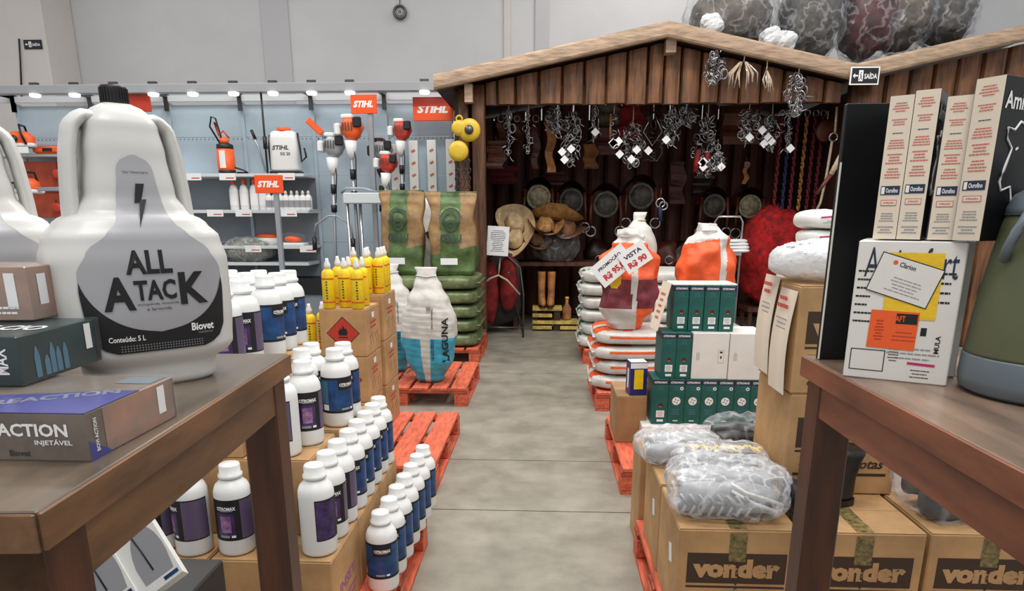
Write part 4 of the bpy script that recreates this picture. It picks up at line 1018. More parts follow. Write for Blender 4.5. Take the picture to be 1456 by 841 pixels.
# ---------------- white packaging under the left table
t = thing('insole_display', 'black carton with two white printed packs under the left table', 'box', (-1.0, 1.16, 0), 0)
MB().box(-.03, 0, 0, .28, .22, .60, 'black', .004).build('stand_box', t)
def leaf(x, y, z, rot, name, par):
    T = Matrix.Translation((x, y, z)) @ Matrix.Rotation(R(52), 4, 'X') @ Matrix.Rotation(rot, 4, 'Z')
    pts = [(-.05, -.09), (.05, -.09), (.05, .075), (.035, .09), (-.035, .09), (-.05, .075)]
    vs = [(a, b_, 0) for a, b_ in pts] + [(a, b_, .025) for a, b_ in pts]
    fs = [tuple(range(5, -1, -1)), tuple(range(6, 12))] + [(k, (k + 1) % 6, 6 + (k + 1) % 6, 6 + k) for k in range(6)]
    o_ = MB(T).add(vs, fs, 'white').build(name, par)
    b = MB(T); I = Matrix.Translation((0, 0, .025))
    b.poly(I, [(.012 + .034 * math.cos(PI * k / 10 - .2) , -.03 + .08 * math.sin(PI * k / 10)) for k in range(11)] + [(-.02, -.07), (.04, -.07)], 'print_grey', .0006)
    b.tube([(.0 + .012 * math.cos(k * PI / 5), .055 + .012 * math.sin(k * PI / 5), .0262) for k in range(10)], .0016, 'black', 4, True)
    b.tube([(.0, .043, .0262), (.004, .0, .0262), (.006, -.05, .0262)], .0016, 'black', 4)
    b.rect(I, .03, -.08, .03, .008, 'label_blue', .0008)
    b.build('print', o_)
leaf(.115, .045, .655, .72, 'printed_pack', t); leaf(.195, .075, .685, .72, 'printed_pack', t)

# ================================================================== HAZARD CARTONS AND YELLOW CANS
def hazard(x, y, z, w, d, h, label):
    t = carton('hazard_carton', label, x, y, z, w, d, h, 'card', 'brown cartons with red flame diamond')
    F = FRONT(0, w / 2, h / 2); b = MB(); s_ = min(w, h) * .36
    b.poly(F, [(0, -s_), (s_, 0), (0, s_), (-s_, 0)], 'card_print', .0006); b.poly(F, [(0, -s_ * .93), (s_ * .93, 0), (0, s_ * .93), (-s_ * .93, 0)], 'hazard_red', .0009)
    b.poly(F, [(-.022, -.012), (-.026, .008), (-.016, .02), (-.014, .03), (-.006, .018), (.0, .045), (.010, .02), (.014, .03), (.024, .008), (.02, -.012)], 'print_black', .0012)
    b.rect(F, 0, -.022, .05, .006, 'print_black', .0012); b.build('hazard_label', t)
    b = MB(); F = RIGHT(w, d / 2, h / 2); b.rect(F, 0, .08, .05, .03, 'tagwhite')
    b.lines(F, 0, .03, d * .7, .05, 2, 'hazard_red', 3)
    for q in (-.07, .05): b.rect(F, q, -.05, .004, .06, 'card_print', .0005, .5); b.rect(F, q + .05, -.05, .004, .06, 'card_print', .0005, .5); b.rect(F, q + .025, -.02, .05, .004, 'card_print', .0005, .5)
    b.build('side_print', t); return t
hz = .25
for k, l in enumerate(('bottom', 'middle', 'top')):
    hazard(-1.172, 3.515, PH + hz * k, .245, .31, hz - .001, 'flame marked carton, %s of the front stack beside the blue bottles' % l)
for k, l in enumerate(('bottom', 'middle', 'top')):
    hazard(-1.172, 3.845, PH + .263 * k, .262, .33, .262, 'flame marked carton, %s of the rear stack beside the aisle' % l)
for k in range(2): hazard(-1.475, 3.60, PH + hz * k, .28, .4, hz - .001, 'flame marked carton, %s of the low stack behind the bottles' % ['lower', 'upper'][k])
def can(loc, rz, label, g):
    t = thing('yellow_bottle', label, 'bottle', loc, rz, g)
    MB().lathe([(.028, 0), (.033, .006), (.033, .17), (.029, .19), (.014, .205)], 'yellow', 16).build('body', t)
    MB().lathe([(.016, .205), (.017, .225), (.009, .245), (.008, .258)], 'plastic_white', 12).build('nozzle', t)
    b = MB(); b.wrapband(.0335, .15, .158, -1.3, 1.3, 'yellow_red', 8).wrapband(.0335, .03, .038, -1.3, 1.3, 'yellow_red', 8)
    for k in range(7): b.wrapband(.0336, .05 + k * .014, .058 + k * .014, -.16 if k % 2 else -.1, .14, 'green_print' if k % 3 else 'print_black', 2)
    b.build('label', t); return t
g = 'yellow bottles on the flame marked cartons'
zc1 = PH + hz * 3; zc2 = PH + .263 * 3; zc0 = PH + hz * 2
spots = [(-1.125, 3.56, zc1, 'yellow bottle at front left corner of the front carton stack'), (-1.05, 3.60, zc1, 'yellow bottle second from left on front carton stack'), (-.97, 3.55, zc1, 'yellow bottle at front right corner of the front stack, print turned forward'),
         (-1.06, 3.72, zc1, 'yellow bottle in back middle of the front carton stack'), (-.98, 3.70, zc1, 'yellow bottle at back right of the front carton stack'), (-1.13, 3.76, zc1, 'yellow bottle at back left of the front carton stack'),
         (-1.01, 3.90, zc2, 'yellow bottle at front left of the rear carton stack'), (-.945, 3.93, zc2, 'yellow bottle at front right of the rear carton stack'), (-.95, 4.03, zc2, 'yellow bottle at right middle of the rear carton stack'), (-1.03, 4.03, zc2, 'yellow bottle at left middle of the rear carton stack'), (-.955, 4.12, zc2, 'yellow bottle at back right of the rear carton stack'), (-1.1, 3.98, zc2, 'yellow bottle far left on the rear carton stack'),
         (-1.28, 3.68, zc0, 'yellow bottle low behind the bottles, right one of three'), (-1.24, 3.78, zc0, 'yellow bottle low behind the bottles, rear one of three'), (-1.36, 3.70, zc0, 'yellow bottle low behind the bottles, left one of three')]
cp = None
for x, y, z, l in spots:
    if cp is None: cp = can((x, y, z), 0, l, g)
    else: dup(cp, (x, y, z), rgb.uniform(-.6, .6), l, g)

# ================================================================== SACKS
def flat_sack(label, loc, w, d, h, m, group, seed, rz=0, stripes=None, name='flat_sack'):
    t = thing(name, label, 'sack', loc, rz, group)
    vs, fs = blob(w, d, h, 4.2, .016, 9, seed, 72, 26, .012)
    def mf(i):
        if not stripes: return m
        c = sum((Vector(vs[k]) for k in fs[i]), Vector()) / 4
        return stripes(c, w, d, h) or m
    MB().add(vs, fs, mf, True).build('bag', t)
    for s_ in (-1, 1):                                             # sewn ends with little ears
        MB().box(s_ * w / 2 - .012 * (s_ > 0) - .01, -d * .38, h * .46, s_ * w / 2 + .022 - .012 * (s_ < 0), d * .38, h * .52, m, .003).build('seam', t)
    return t
g = 'green plastic bags stacked beside the cabin post'
for c in range(2):
    for k in range(5):
        flat_sack('flat green bag, %s from the bottom of the %s stack by the cabin post' % (ORD[k], ['left', 'right'][c]), ((-1.34, -.865)[c], 6.86, PH + .136 * k + .001), .50 if c == 0 else .47, .8, .134, 'bag_green', g, k + 7 * c)
def standing_bag(label, x, y, z, w, d, h, rz, seed, taper=1.0):
    t = thing('feed_sack', label, 'sack', (x, y, z), rz, 'tall brown and green feed sacks')
    ks = [(0, w * .40, d * .42), (.04, w * .47, d * .5), (h * .3, w * .48, d * .5), (h * .62, w * .46, d * .4), (h * .85, w * .47, d * .22), (h * .96, w * .5, d * .08), (h, w * .5, d * .03)]
    rs = lerp_rings(ks, 90); vs, fs = rings(rs, 110, 4, .035, 6, seed)
    def mf(i):
        c = sum((Vector(vs[k]) for k in fs[i]), Vector()) / len(fs[i])
        zz = c.z + abs(c.x) * .5
        if c.z < h * .30 + .1 * (c.x / w): return 'sack_green'
        if c.y < 0 and abs(c.x + .02) < w * .2: return 'sack_green'
        return 'sack_brown'
    MB().add(vs, fs, mf, True).build('bag', t)
    yf = -d * .5 - .016; F = frame((0, yf, h * .33), (1, 0, 0), (0, -1, .06)); b = MB()
    def surf(px, pz):                                              # front surface y at local x,z
        r_ = min(rs, key=lambda q: abs(q[0] - pz)); xx = min(.97, abs(px) / r_[1]); return -(r_[2] * (1 - xx ** 4) ** .25) - .022
    def tri(pts, m):
        b.add([(a, surf(a, c_) - .002, c_) for a, c_ in pts], [tuple(range(len(pts)))], m)
    def ringp(cx, cz, r0, r1, m, a0=0, a1=2 * PI, n=18):
        for k in range(n):
            p0 = a0 + (a1 - a0) * k / n; p1 = a0 + (a1 - a0) * (k + 1) / n
            tri([(cx + r0 * math.cos(p0), cz + r0 * math.sin(p0)), (cx + r1 * math.cos(p0), cz + r1 * math.sin(p0)), (cx + r1 * math.cos(p1), cz + r1 * math.sin(p1)), (cx + r0 * math.cos(p1), cz + r0 * math.sin(p1))], m)
    ringp(-.01, h * .68, .055, .085, 'sack_dkgreen'); ringp(-.01, h * .68, .10, .115, 'bag_green', .3, 2.8); ringp(-.01, h * .60, .03, .055, 'sack_dkgreen')
    vs_, fs_ = text_geo('CSRRU', .06); pts = [(x_ * .2 - .01, y_ * .075 + h * .45) for x_, y_ in vs_]
    b.add([(a, surf(a, c_) - .003, c_) for a, c_ in pts], fs_, 'sack_dkgreen')
    b.build('print', t)
    b = MB(); cz = h * .17; b.box(-.11, surf(0, cz) - .008, cz - .03, .05, surf(0, cz) - .004, cz + .03, 'tagwhite'); b.build('price_card', t)
    MB().box(-w * .49, -.008, h - .03, w * .49, .008, h + .005, 'sack_green', .003).build('sewn_top', t)
zb_ = PH + .136 * 5 + .001
standing_bag('tall brown feed sack with green stripe, left of the two', -1.36, 6.72, zb_, .44, .26, .78, -.08, 1)
standing_bag('tall brown feed sack with green stripe, nearer the cabin post', -.875, 6.70, zb_, .47, .26, .765, .04, 2)
t = thing('white_sack', 'narrow white printed sack standing between the two brown feed sacks', 'sack', (-1.14, 7.0, zb_)); MB().add(*rings(lerp_rings([(0, .09, .08), (.3, .11, .09), (.62, .08, .05), (.72, .05, .01)], 14), 18, 3), m='sack_white', smooth=True).build('bag', t)
b = MB(); b.rect(FRONT(-.1), .02, .38, .1, .07, 'print_black', .001, .5).rect(FRONT(-.1), .04, .26, .02, .14, 'print_hotred', .001); b.build('print', t)

def laguna(label, x, y, z, s=1.0, rz=0, seed=1):
    t = thing('cement_sack', label, 'sack', (x, y, z), rz, 'standing white and blue sacks'); t.scale = (s, s, s)
    h = .86; ks = [(0, .07, .05, 0, 0), (.03, .11, .09, 0, 0), (.18, .175, .14, 0, 0), (.36, .205, .15, 0, 0), (.50, .2, .14, 0, 0), (.62, .155, .11, 0, 0), (.72, .10, .07, 0, 0), (.80, .075, .035, -.01, 0), (.86, .085, .014, -.01, 0)]
    rs = lerp_rings(ks, 60); vs, fs = rings(rs, 72, 2.8, .012, 14, seed)
    vs = [(v[0], v[1] - .004 * math.sin(v[2] * 150 + v[0] * 14) * (1 if .1 < v[2] < .6 else 0), v[2]) for v in vs]
    def mf(i):
        c = sum((Vector(vs[k]) for k in fs[i]), Vector()) / len(fs[i])
        if c.z < .355 and not (abs(c.x + .0) < .022 and c.y < 0): return 'sack_cyan'
        return 'sack_white'
    MB().add(vs, fs, mf, True).build('bag', t)
    def surf(px, pz):
        r_ = min(rs, key=lambda q: abs(q[0] - pz)); xx = min(.985, abs(px) / r_[1]); return -(r_[2] * (1 - xx ** 2.8) ** (1 / 2.8)) - .016
    def vtext(s_, cx, cz, ln, hh, m):
        b = MB(); v_, f_ = text_geo(s_, .03); b.add([(cx - y_ * hh, surf(cx - y_ * hh, cz + x_ * ln), cz + x_ * ln) for x_, y_ in v_], f_, m); return b
    vtext('LAGUNA', .145, .34, .33, .045, 'print_black').build('lettering', t)
    vtext('50 KG PESO', .055, .27, .16, .022, 'print_navy').build('small_print', t)
    b = vtext('SACO DE RAFIA', .055, .50, .15, .012, 'print_black'); b.rect(frame((.03, surf(.03, .56) - .003, .57), (1, 0, 0), (0, -1, 0)), 0, 0, .035, .03, 'print_grey'); b.build('stamp', t)
    MB().tube([(-.08, -.03, .8), (0, -.045, .79), (.07, -.03, .8), (0, .03, .8)], .006, 'sack_white', 5, True).build('tie', t)
laguna('white and blue sack standing on the front edge of its pallet', -.86, 5.08, PH, 1.0, -.05)
laguna('second white and blue sack half hidden behind the cartons', -1.22, 5.42, PH, 1.0, .2, 5)

# ================================================================== TABLES
def table(label, x_edge, side, y0, y1, top_m, wood_m, z=1.13, rz=0.0, W_=.8, origin=None):
    """side = -1: extends to the left of x_edge, +1: to the right. origin = far aisle corner"""
    t = thing('display_table', label, 'table', (x_edge, y1, 0), rz, None)
    L_ = y1 - y0; s_ = side
    def bx(a, b_, c, d, e_, f, m, name, bev=.002, l=None): MB().box(min(a, d), b_, c, max(a, d), e_, f, m, bev).build(name, t)
    nb = 5
    for k in range(nb): bx(s_ * (W_ * k / nb + (.0006 if k else 0)), -L_, z - .032, s_ * W_ * (k + 1) / nb, 0, z, top_m, 'top_board', .0012)
    bx(s_ * .0, -L_ - .0012, z - .0335, -s_ * .004, .0, z - .001, wood_m, 'edge_strip', .001)
    bx(s_ * 0, -L_ - .005, z - .034, s_ * W_, -L_ - .0014, z - .001, wood_m, 'edge_strip', .001)
    a = .008
    bx(s_ * a, -L_ + .015, z - .09, s_ * (a + .022), -.015, z - .034, wood_m, 'apron'); bx(s_ * (W_ - a), -L_ + .015, z - .09, s_ * (W_ - a - .022), -.015, z - .034, wood_m, 'apron')
    bx(s_ * a, -L_ + .012, z - .09, s_ * (W_ - a), -L_ + .03, z - .034, wood_m, 'apron'); bx(s_ * (a + .03), -.03, z - .09, s_ * (W_ - a - .03), -.012, z - .034, wood_m, 'apron')
    for (lx, ly) in ((.006, -.066), (.006, -L_ + .012), (W_ - .062, -.066), (W_ - .062, -L_ + .012)):
        bx(s_ * lx, ly, 0, s_ * (lx + .056), ly + .054, z - .036, 'table_leg', 'leg', .003)
    return t
table('dark wooden table at left carrying the big white jug', -.427, -1, .472, 1.111, 'table_top', 'table_wood', rz=R(3.3))
table('reddish wooden table at right carrying the flask and white cartons', .430, 1, .35, 1.135, 'table_top_r', 'table_wood_r', rz=R(.5))
TZ = 1.1302

# ---------------- big jug
def jug(label, x, y, rz, full=True):
    t = thing('jug', label, 'jug', (x, y, TZ), rz, 'big white plastic jugs')
    ks = [(0, .074, .058), (.004, .08, .062), (.03, .082, .064), (.034, .098, .07), (.05, .108, .076), (.10, .111, .078), (.165, .111, .078), (.195, .104, .074), (.215, .088, .066), (.228, .066, .055), (.25, .054, .05), (.30, .048, .046), (.335, .043, .042), (.352, .033, .034), (.359, .023, .024), (.361, .017, .017)]
    rs = lerp_rings(ks, 70); vs, fs = rings(rs, 48, 3.4)
    MB().add(vs, fs, 'jug', True).build('body', t)
    MB().lathe([(.0160, .362), (.0160, .381), (.0148, .383)], 'black', 28).build('cap', t)
    b = MB()
    MBc = b
    for k in range(28): 
        a = 2 * PI * k / 28; b.box(-.0007, -.0168, .363, .0007, -.0158, .380, 'black', 0, Matrix.Rotation(a, 4, 'Z'))
    b.build('cap_ribs', t)
    for s_ in (-1, 1):                                               # moulded loop handle on each side of the neck
        pts = [(s_ * .025, .0, .341), (s_ * .043, .0, .343), (s_ * .055, .0, .332), (s_ * .062, .0, .30), (s_ * .067, .0, .25), (s_ * .070, .0, .20), (s_ * .064, .0, .165)]
        n = 10; vs = []; fs = []; seg = 10
        crv = []
        for k in range(21):
            u = k / 20 * (len(pts) - 1); i = min(int(u), len(pts) - 2); f = u - i; f = f * f * (3 - 2 * f) if False else f
            crv.append(Vector(pts[i]).lerp(Vector(pts[i + 1]), f))
        for i, c in enumerate(crv):
            tng = (crv[min(i + 1, 20)] - crv[max(i - 1, 0)]).normalized(); nx_ = Vector((0, 1, 0)); ny_ = tng.cross(nx_)
            for k in range(seg):
                a = 2 * PI * k / seg; vs.append(tuple(c + nx_ * (.03 * math.cos(a)) + ny_ * (.0095 * math.sin(a))))
        for i in range(20):
            for k in range(seg): fs.append((i * seg + k, i * seg + (k + 1) % seg, (i + 1) * seg + (k + 1) % seg, (i + 1) * seg + k))
        MB().add(vs, fs, 'jug', True).build('handle', t)
    # label
    def surf(px, pz):
        lo = max([r_ for r_ in rs if r_[0] <= pz], key=lambda q: q[0]); hi = min([r_ for r_ in rs if r_[0] >= pz], key=lambda q: q[0])
        f = 0 if hi[0] == lo[0] else (pz - lo[0]) / (hi[0] - lo[0]); hw = lo[1] + (hi[1] - lo[1]) * f; hd = lo[2] + (hi[2] - lo[2]) * f
        xx = min(.98, abs(px) / hw); return -(hd * (1 - xx ** 3.4) ** (1 / 3.4))
    def halfw(z):
        if z > .275: return .0215 * math.sqrt(max(0, 1 - ((z - .275) / .022) ** 2))
        keys = [(.05, .052), (.055, .066), (.065, .078), (.08, .084), (.13, .087), (.155, .085), (.18, .072), (.20, .048), (.215, .033), (.235, .027), (.275, .0215)]
        for a, c in zip(keys, keys[1:]):
            if a[0] <= z <= c[0]: f = (z - a[0]) / (c[0] - a[0]); f = f if z < .06 else .35 * f + .65 * f * f * (3 - 2 * f); return a[1] + (c[1] - a[1]) * f
        return .05
    def patch(fn, z0, z1, m, off, nz=40, nx=14):
        vs = []; fs = []
        for i in range(nz + 1):
            z = z0 + (z1 - z0) * i / nz; w0, w1 = fn(z)
            for k in range(nx + 1):
                x_ = w0 + (w1 - w0) * k / nx; vs.append((x_, surf(x_, z) - off, z))
        for i in range(nz):
            for k in range(nx): a = i * (nx + 1) + k; fs.append((a, a + 1, a + nx + 2, a + nx + 1))
        return vs, fs
    lb = MB(); lb.add(*patch(lambda z: (-halfw(z), halfw(z)), .05, .2968, None, .0012), m='label_silver', smooth=True)
    def cup(z):                                                       # black field below an ellipse
        w_ = halfw(z); return w_
    # black area: between label border and ellipse (centre z .15, rx .083, rz .07)
    def ell(z):
        q = 1 - ((z - .155) / .078) ** 2; return .086 * math.sqrt(q) if q > 0 else 0
    lb.add(*patch(lambda z: (-halfw(z) + .001, -min(ell(z), halfw(z) - .001)), .051, .15, None, .0018), m='print_black', smooth=True)
    lb.add(*patch(lambda z: (min(ell(z), halfw(z) - .001), halfw(z) - .001), .051, .15, None, .0018), m='print_black', smooth=True)
    o_ = lb.build('label', t)
    def jt(b, s_, cx, cz, w_, h_, m, bold=.02, rot=0, slant=0):
        v_, f_ = text_geo(s_, bold); out = []
        for x_, y_ in v_:
            a, c = x_ * w_ + y_ * h_ * slant, y_ * h_; a, c = a * math.cos(rot) - c * math.sin(rot) + cx, a * math.sin(rot) + c * math.cos(rot) + cz
            out.append((a, surf(a, c) - .0026, c))
        b.add(out, f_, m)
    b = MB(); jt(b, 'ALL', -.006, .1655, .055, .03, 'print_black', .03)
    jt(b, 'A', -.045, .127, .036, .042, 'print_black', .035); jt(b, 'TAC', -.002, .130, .05, .026, 'print_black', .03); jt(b, 'K', .045, .130, .036, .042, 'print_black', .035)
    jt(b, 'mosquicida, inseticida', -.0, .112, .05, .004, 'print_black', 0); jt(b, 'e larvicida', 0, .106, .03, .004, 'print_black', 0)
    b.build('lettering', o_)
    b = MB(); jt(b, 'Biovet', .052, .078, .03, .0105, 'print_white', .03); jt(b, 'VAXXINOVA', .055, .0695, .02, .003, 'print_grey', 0)
    jt(b, 'Conteúdo: 5 L', -.042, .070, .042, .007, 'print_white', .02)
    jt(b, 'Uso Veterinário', 0, .276, .03, .003, 'print_black', 0)
    for k in range(3): jt(b, 'IIIIIIIIIIIIIIIIIIIIIIIIIIIIII', 0, .0605 - k * .0032, .10, .0013, 'print_grey', 0)
    b.build('small_print', o_)
    b = MB(); bolt = [(.006, .262), (-.004, .262), (-.009, .238), (-.003, .239), (-.010, .208), (.006, .243), (.0, .2425)]
    def tr(*ix): b.add([(bolt[i][0] + .002, surf(bolt[i][0], bolt[i][1]) - .0028, bolt[i][1]) for i in ix], [tuple(range(len(ix)))], 'print_black')
    tr(0, 1, 2, 3, 6); tr(6, 3, 4, 5); b.build('bolt_mark', o_)
    return t
jug('big white jug with black and silver label facing the aisle', -.555, .925, R(45))
jug('second white jug cut off by the left edge of the photo', -.835, 1.0, R(40))

# ---------------- medicine boxes on the left table
c1 = on(130, 657, TZ); z_1 = .046
t = thing('medicine_box', 'silver box lettered RACTION INJETÁVEL at the near table edge', 'box', (c1.x, c1.y, TZ), 0)
wB, dB = .19, .155
MB().box(-wB, 0, 0, 0, dB, z_1, 'foil', .001).build('carton', t)
b = MB(); F = FRONT(0, -wB / 2, z_1 / 2); b.text('TRACTION', F, .033, .007, .088, .0125, 'print_white', bold=.03); b.text('INJETÁVEL', F, .062, -.005, .036, .007, 'print_white', bold=.02); b.text('Biovet', F, .028, -.0155, .02, .006, 'print_black'); b.build('lettering', t)
b = MB(); F = RIGHT(0, dB / 2, z_1 / 2); b.rect(F, .01, 0, dB * .8, z_1 * .96, 'foil_copper', .0004); b.poly(F, [(-dB / 2, -z_1 / 2), (-dB / 2 + .034, -z_1 / 2), (-dB / 2, -z_1 / 2 + .02)], 'foil_blue', .0007); b.rect(F, .048, .004, .014, .03, 'tagwhite', .0008)
b.text('BOVI ACTION', F, -dB / 2 + .012, .0, .032, .005, 'print_white', .0009, rot=PI / 2); b.build('side_print', t)
b = MB(); F = TOP(z_1, -wB / 2, dB / 2); b.poly(F, [(-wB / 2, -dB / 2), (wB / 2, -dB / 2), (wB / 2, -dB / 2 + .09), (-wB / 2, -dB / 2 + .05)], 'foil_blue', .0005); b.text('REACTION', F, .03, -.02, .11, .02, 'lilac_foil', .0008, bold=.04, rot=.5); b.rect(F, .07, .055, .04, .03, 'slate', .0006); b.build('top_print', t)
T_ = MB().box(-wB - .001, -.001, 0.0005, .001, dB + .001, z_1 + .0015, 'wrap_thin').build('film', t)
c2 = on(40, 548, TZ + z_1 + .003)
t = thing('medicine_box', 'dark green box with pale glass shapes, on top of the silver box', 'box', (c2.x - .004, c2.y, TZ + z_1 + .002), R(2))
w2, d2, h2 = .16, .14, .052
MB().box(-w2, 0, 0, 0, d2, h2, 'green_dark', .001).build('carton', t)
b = MB(); F = RIGHT(0, d2 / 2, h2 / 2)
for k, (x_, h_) in enumerate(((-.045, .034), (-.03, .022), (-.02, .034), (-.01, .028), (.002, .030))): b.poly(F, [(x_ - .004, -.022), (x_ + .0045, -.022), (x_ + .0045, -.022 + h_ * .7), (x_ + .001, -.022 + h_), (x_ - .001, -.022 + h_), (x_ - .004, -.022 + h_ * .7)], 'label_teal', .0006)
b.rect(F, .047, .008, .012, .03, 'tagwhite', .0008); b.rect(F, .064, 0, .006, .045, 'print_black', .0008); b.build('side_print', t)
b = MB(); b.text('CALCIO', TOP(h2, -.06, .06), 0, 0, .1, .03, 'print_white', .0006); b.text('MAX', FRONT(0, -.02, h2 / 2), 0, 0, .028, .014, 'print_white', rot=PI / 2); b.build('lettering', t)
MB().box(-w2 - .001, -.001, .0005, .001, d2 + .001, h2 + .0015, 'wrap_thin').build('film', t)
c3 = on(48, 455, TZ + z_1 + h2 + .006)
t = thing('medicine_box', 'pinkish box in clear film at the left photo edge, topmost', 'box', (c3.x, c3.y, TZ + z_1 + h2 + .005), R(4))
MB().box(-.1, 0, 0, 0, .09, .062, 'foil_copper', .001).build('carton', t); b = MB(); b.rect(FRONT(0, -.018, .035), -.002, 0, .012, .04, 'tagwhite'); b.rect(RIGHT(0, .045, .03), -.02, .005, .016, .036, 'tagwhite'); b.lines(FRONT(0, -.03, .012), 0, 0, .05, .012, 2, 'print_white', 3); b.build('print', t)
MB().box(-.101, -.001, .0005, .001, .091, .0635, 'wrap_thin').build('film', t)

# ---------------- right table: flask, cartons
t = thing('thermos_jug', 'large olive green thermos jug with slate base at right edge', 'thermos', (.643, .885, TZ), 0)
MB().lathe([(.085, 0), (.095, .006), (.097, .02), (.096, .048), (.0955, .05)], 'slate', 48).build('base', t)
MB().lathe([(.0945, .0505), (.0945, .054), (.091, .10), (.084, .16), (.077, .208), (.0735, .222)], 'olive', 48).build('body', t)
MB().lathe([(.075, .223), (.0745, .232), (.068, .248), (.055, .256), (.04, .262)], 'slate', 40).build('shoulder', t)
MB().lathe([(.035, .262), (.036, .29), (.03, .296)], 'slate', 24).build('lid', t)
MB().tube([(-.066, -.02, .232), (-.078, -.025, .222), (-.086, -.025, .205), (-.09, -.02, .185), (-.086, -.01, .17)], .006, 'slate', 8).build('handle', t)

bl = Vector(on(1198, 535, TZ)); br = Vector(on(1345, 550, TZ)); u = (br - bl); wA = u.length; an = math.atan2(u.y, u.x)
t = thing('white_carton', 'white carton lettered Aminofort with taped orange and yellow stickers', 'box', bl, an)
hA, dA = .19, .065
MB().box(0, 0, 0, wA, dA, hA, 'carton_white', .0015).build('carton', t)
F = FRONT(0, wA / 2, hA / 2); b = MB()
b.text('Aminofort', F, .002, hA * .35, wA * .86, hA * .21, 'print_navy', bold=.0)
b.build('lettering', t)
b = MB(); b.lines(F, -wA * .37, .02, wA * .2, .08, 7, 'print_black', 2, fill=.22, center=False); b.lines(F, wA * .33, .035, wA * .26, .05, 4, 'print_black', 5, fill=.22)
b.lines(F, wA * .15, -.055, wA * .5, .02, 3, 'print_grey', 8, fill=.3); b.rect(F, wA * .24, -.0685, wA * .26, .0035, 'magenta', .0006, -.03); b.lines(F, wA * .24, -.082, wA * .24, .014, 3, 'print_black', 9, fill=.25)
for q in ((0, .0145, .038, .0008), (0, -.0145, .038, .0008)): b.rect(F, -wA * .28 + q[0], -.068 + q[1], .042, q[3] + .0004, 'print_black')
for q in (-.021, .021): b.rect(F, -wA * .28 + q, -.068, .0012, .03, 'print_black')
b.rect(F, wA * .22, -.024, .007, .011, 'print_black'); b.text('MULA', F, wA * .36, -.04, .024, .006, 'print_black', rot=PI / 2)
b.lines(F, -wA * .03, -.058, .016, .02, 5, 'print_black', 6, fill=.3)
b.build('print', t)
b = MB(); b.rect(F, wA * .06, .036, wA * .50, .088, 'sack_yellow', .0008); b.build('yellow_sticker', t)
b = MB(); b.rect(F, -wA * .07, -.024, wA * .46, .052, 'orange', .0011, -.02); b.rect(F, wA * .05, -.008, wA * .2, .014, 'print_black', .0014); b.text('AFT', F, -wA * .01, -.008, .012, .008, 'orange', .0017); b.lines(F, -wA * .2, -.025, .014, .03, 7, 'sign_red', 3, .0014); b.lines(F, wA * .04, -.032, .03, .016, 3, 'sign_red', 4, .0014, .25); b.build('orange_sticker', t)
b = MB(); b.rect(F, -.003, .044, .078, .054, 'print_black', .0017, -.30); b.rect(F, -.003, .044, .0755, .0515, 'carton_white', .0021, -.30)
b.text('Clarion', F, -.001, .062, .02, .0065, 'print_navy', .0025, rot=-.3); b.disc(F, -.016, .067, .003, 'orange', .0025)
Fr = F @ Matrix.Rotation(-.3, 4, 'Z'); b.lines(Fr, -.012, .032, .05, .022, 5, 'print_grey', 7, .0025, .25); b.build('paper_note', t)

sup = bl + Vector((math.sin(-an), math.cos(an), 0)) * .068
t = thing('white_carton', 'second white carton hidden right behind the one with stickers', 'box', (sup.x, sup.y, TZ), an)
MB().box(.0, 0, 0, .138, .085, .19, 'carton_white', .0015).build('carton', t); b = MB(); b.text('Aminofort', RIGHT(.138, .042, .095), 0, .05, .07, .02, 'print_navy'); b.build('lettering', t)
def tall_carton(label, k, off, h, rz=-35):
    a0 = Vector((.455, .975, 0)); dr = Vector((math.cos(R(-35)), math.sin(R(-35)), 0)); dn = Vector((math.sin(R(35)), math.cos(R(35)), 0))
    q = a0 + dr * k + dn * off
    t = thing('tall_carton', label, 'box', (q.x, q.y, TZ + .1915), R(rz), 'tall black cartons with cream spines')
    w_ = .0285 if rz == -35 else .034; d_ = .11
    MB().box(0, 0, 0, w_, d_, h, 'gloss_black', .0008).build('carton', t)
    MB().box(.0003, -.0006, .0005, w_ - .0003, .0, h - .0005, 'carton_cream').build('spine', t)
    F = FRONT(-.0006, w_ / 2, h / 2); b = MB()
    zt_ = h / 2
    for (zc_, hh, n, m) in ((.42, .07, 4, 'print_red'), (.32, .05, 3, 'print_red'), (.245, .014, 1, 'print_navy'), (.17, .07, 4, 'print_red'), (.07, .08, 4, 'print_red'), (-.03, .08, 4, 'print_red'), (-.34, .07, 4, 'print_grey'), (-.43, .06, 3, 'print_grey')):
        b.lines(F, 0, zc_ * h, w_ * .76, hh * h, n, m, int(zc_ * 1000) + 600, fill=.42)
    zz = -.15 * h; b.rect(F, 0, zz, w_ * .8, .0115, 'print_navy', .0006); b.text('Ourofino', F, .002, zz, w_ * .5, .006, 'print_white', .0008); b.rect(F, -w_ * .3, zz, .004, .009, 'print_white', .0008)
    zz -= .016; b.rect(F, 0, zz, w_ * .66, .0075, 'print_hotred', .0006); b.rect(F, 0, zz, w_ * .62, .006, 'carton_cream', .0007); b.text('ATENÇÃO', F, 0, zz, w_ * .45, .0032, 'print_hotred', .0009)
    b.build('spine_print', t)
    b = MB(); F = RIGHT(w_, d_ / 2, h / 2); b.text('Aminofort', F, .0, h * .36, .1, .02, 'print_white', .0006)
    b.tube([tuple(F @ Vector((p_[0], p_[1] - .03, p_[2]))) for p_ in ((-.005, -.06, .001), (-.002, -.02, .001), (-.012, .0, .001), (-.03, -.005, .001), (-.036, .005, .001), (-.03, .02, .001), (-.022, .045, .001), (-.034, .055, .001), (-.036, .068, .001), (-.022, .066, .001), (-.012, .076, .001), (.002, .073, .001), (.012, .08, .001), (.03, .07, .001))], .0016, 'print_white', 4)
    b.rect(F, -.01, .015, .006, .003, 'print_white', .0008, .4); b.build('face_print', t)
    return t
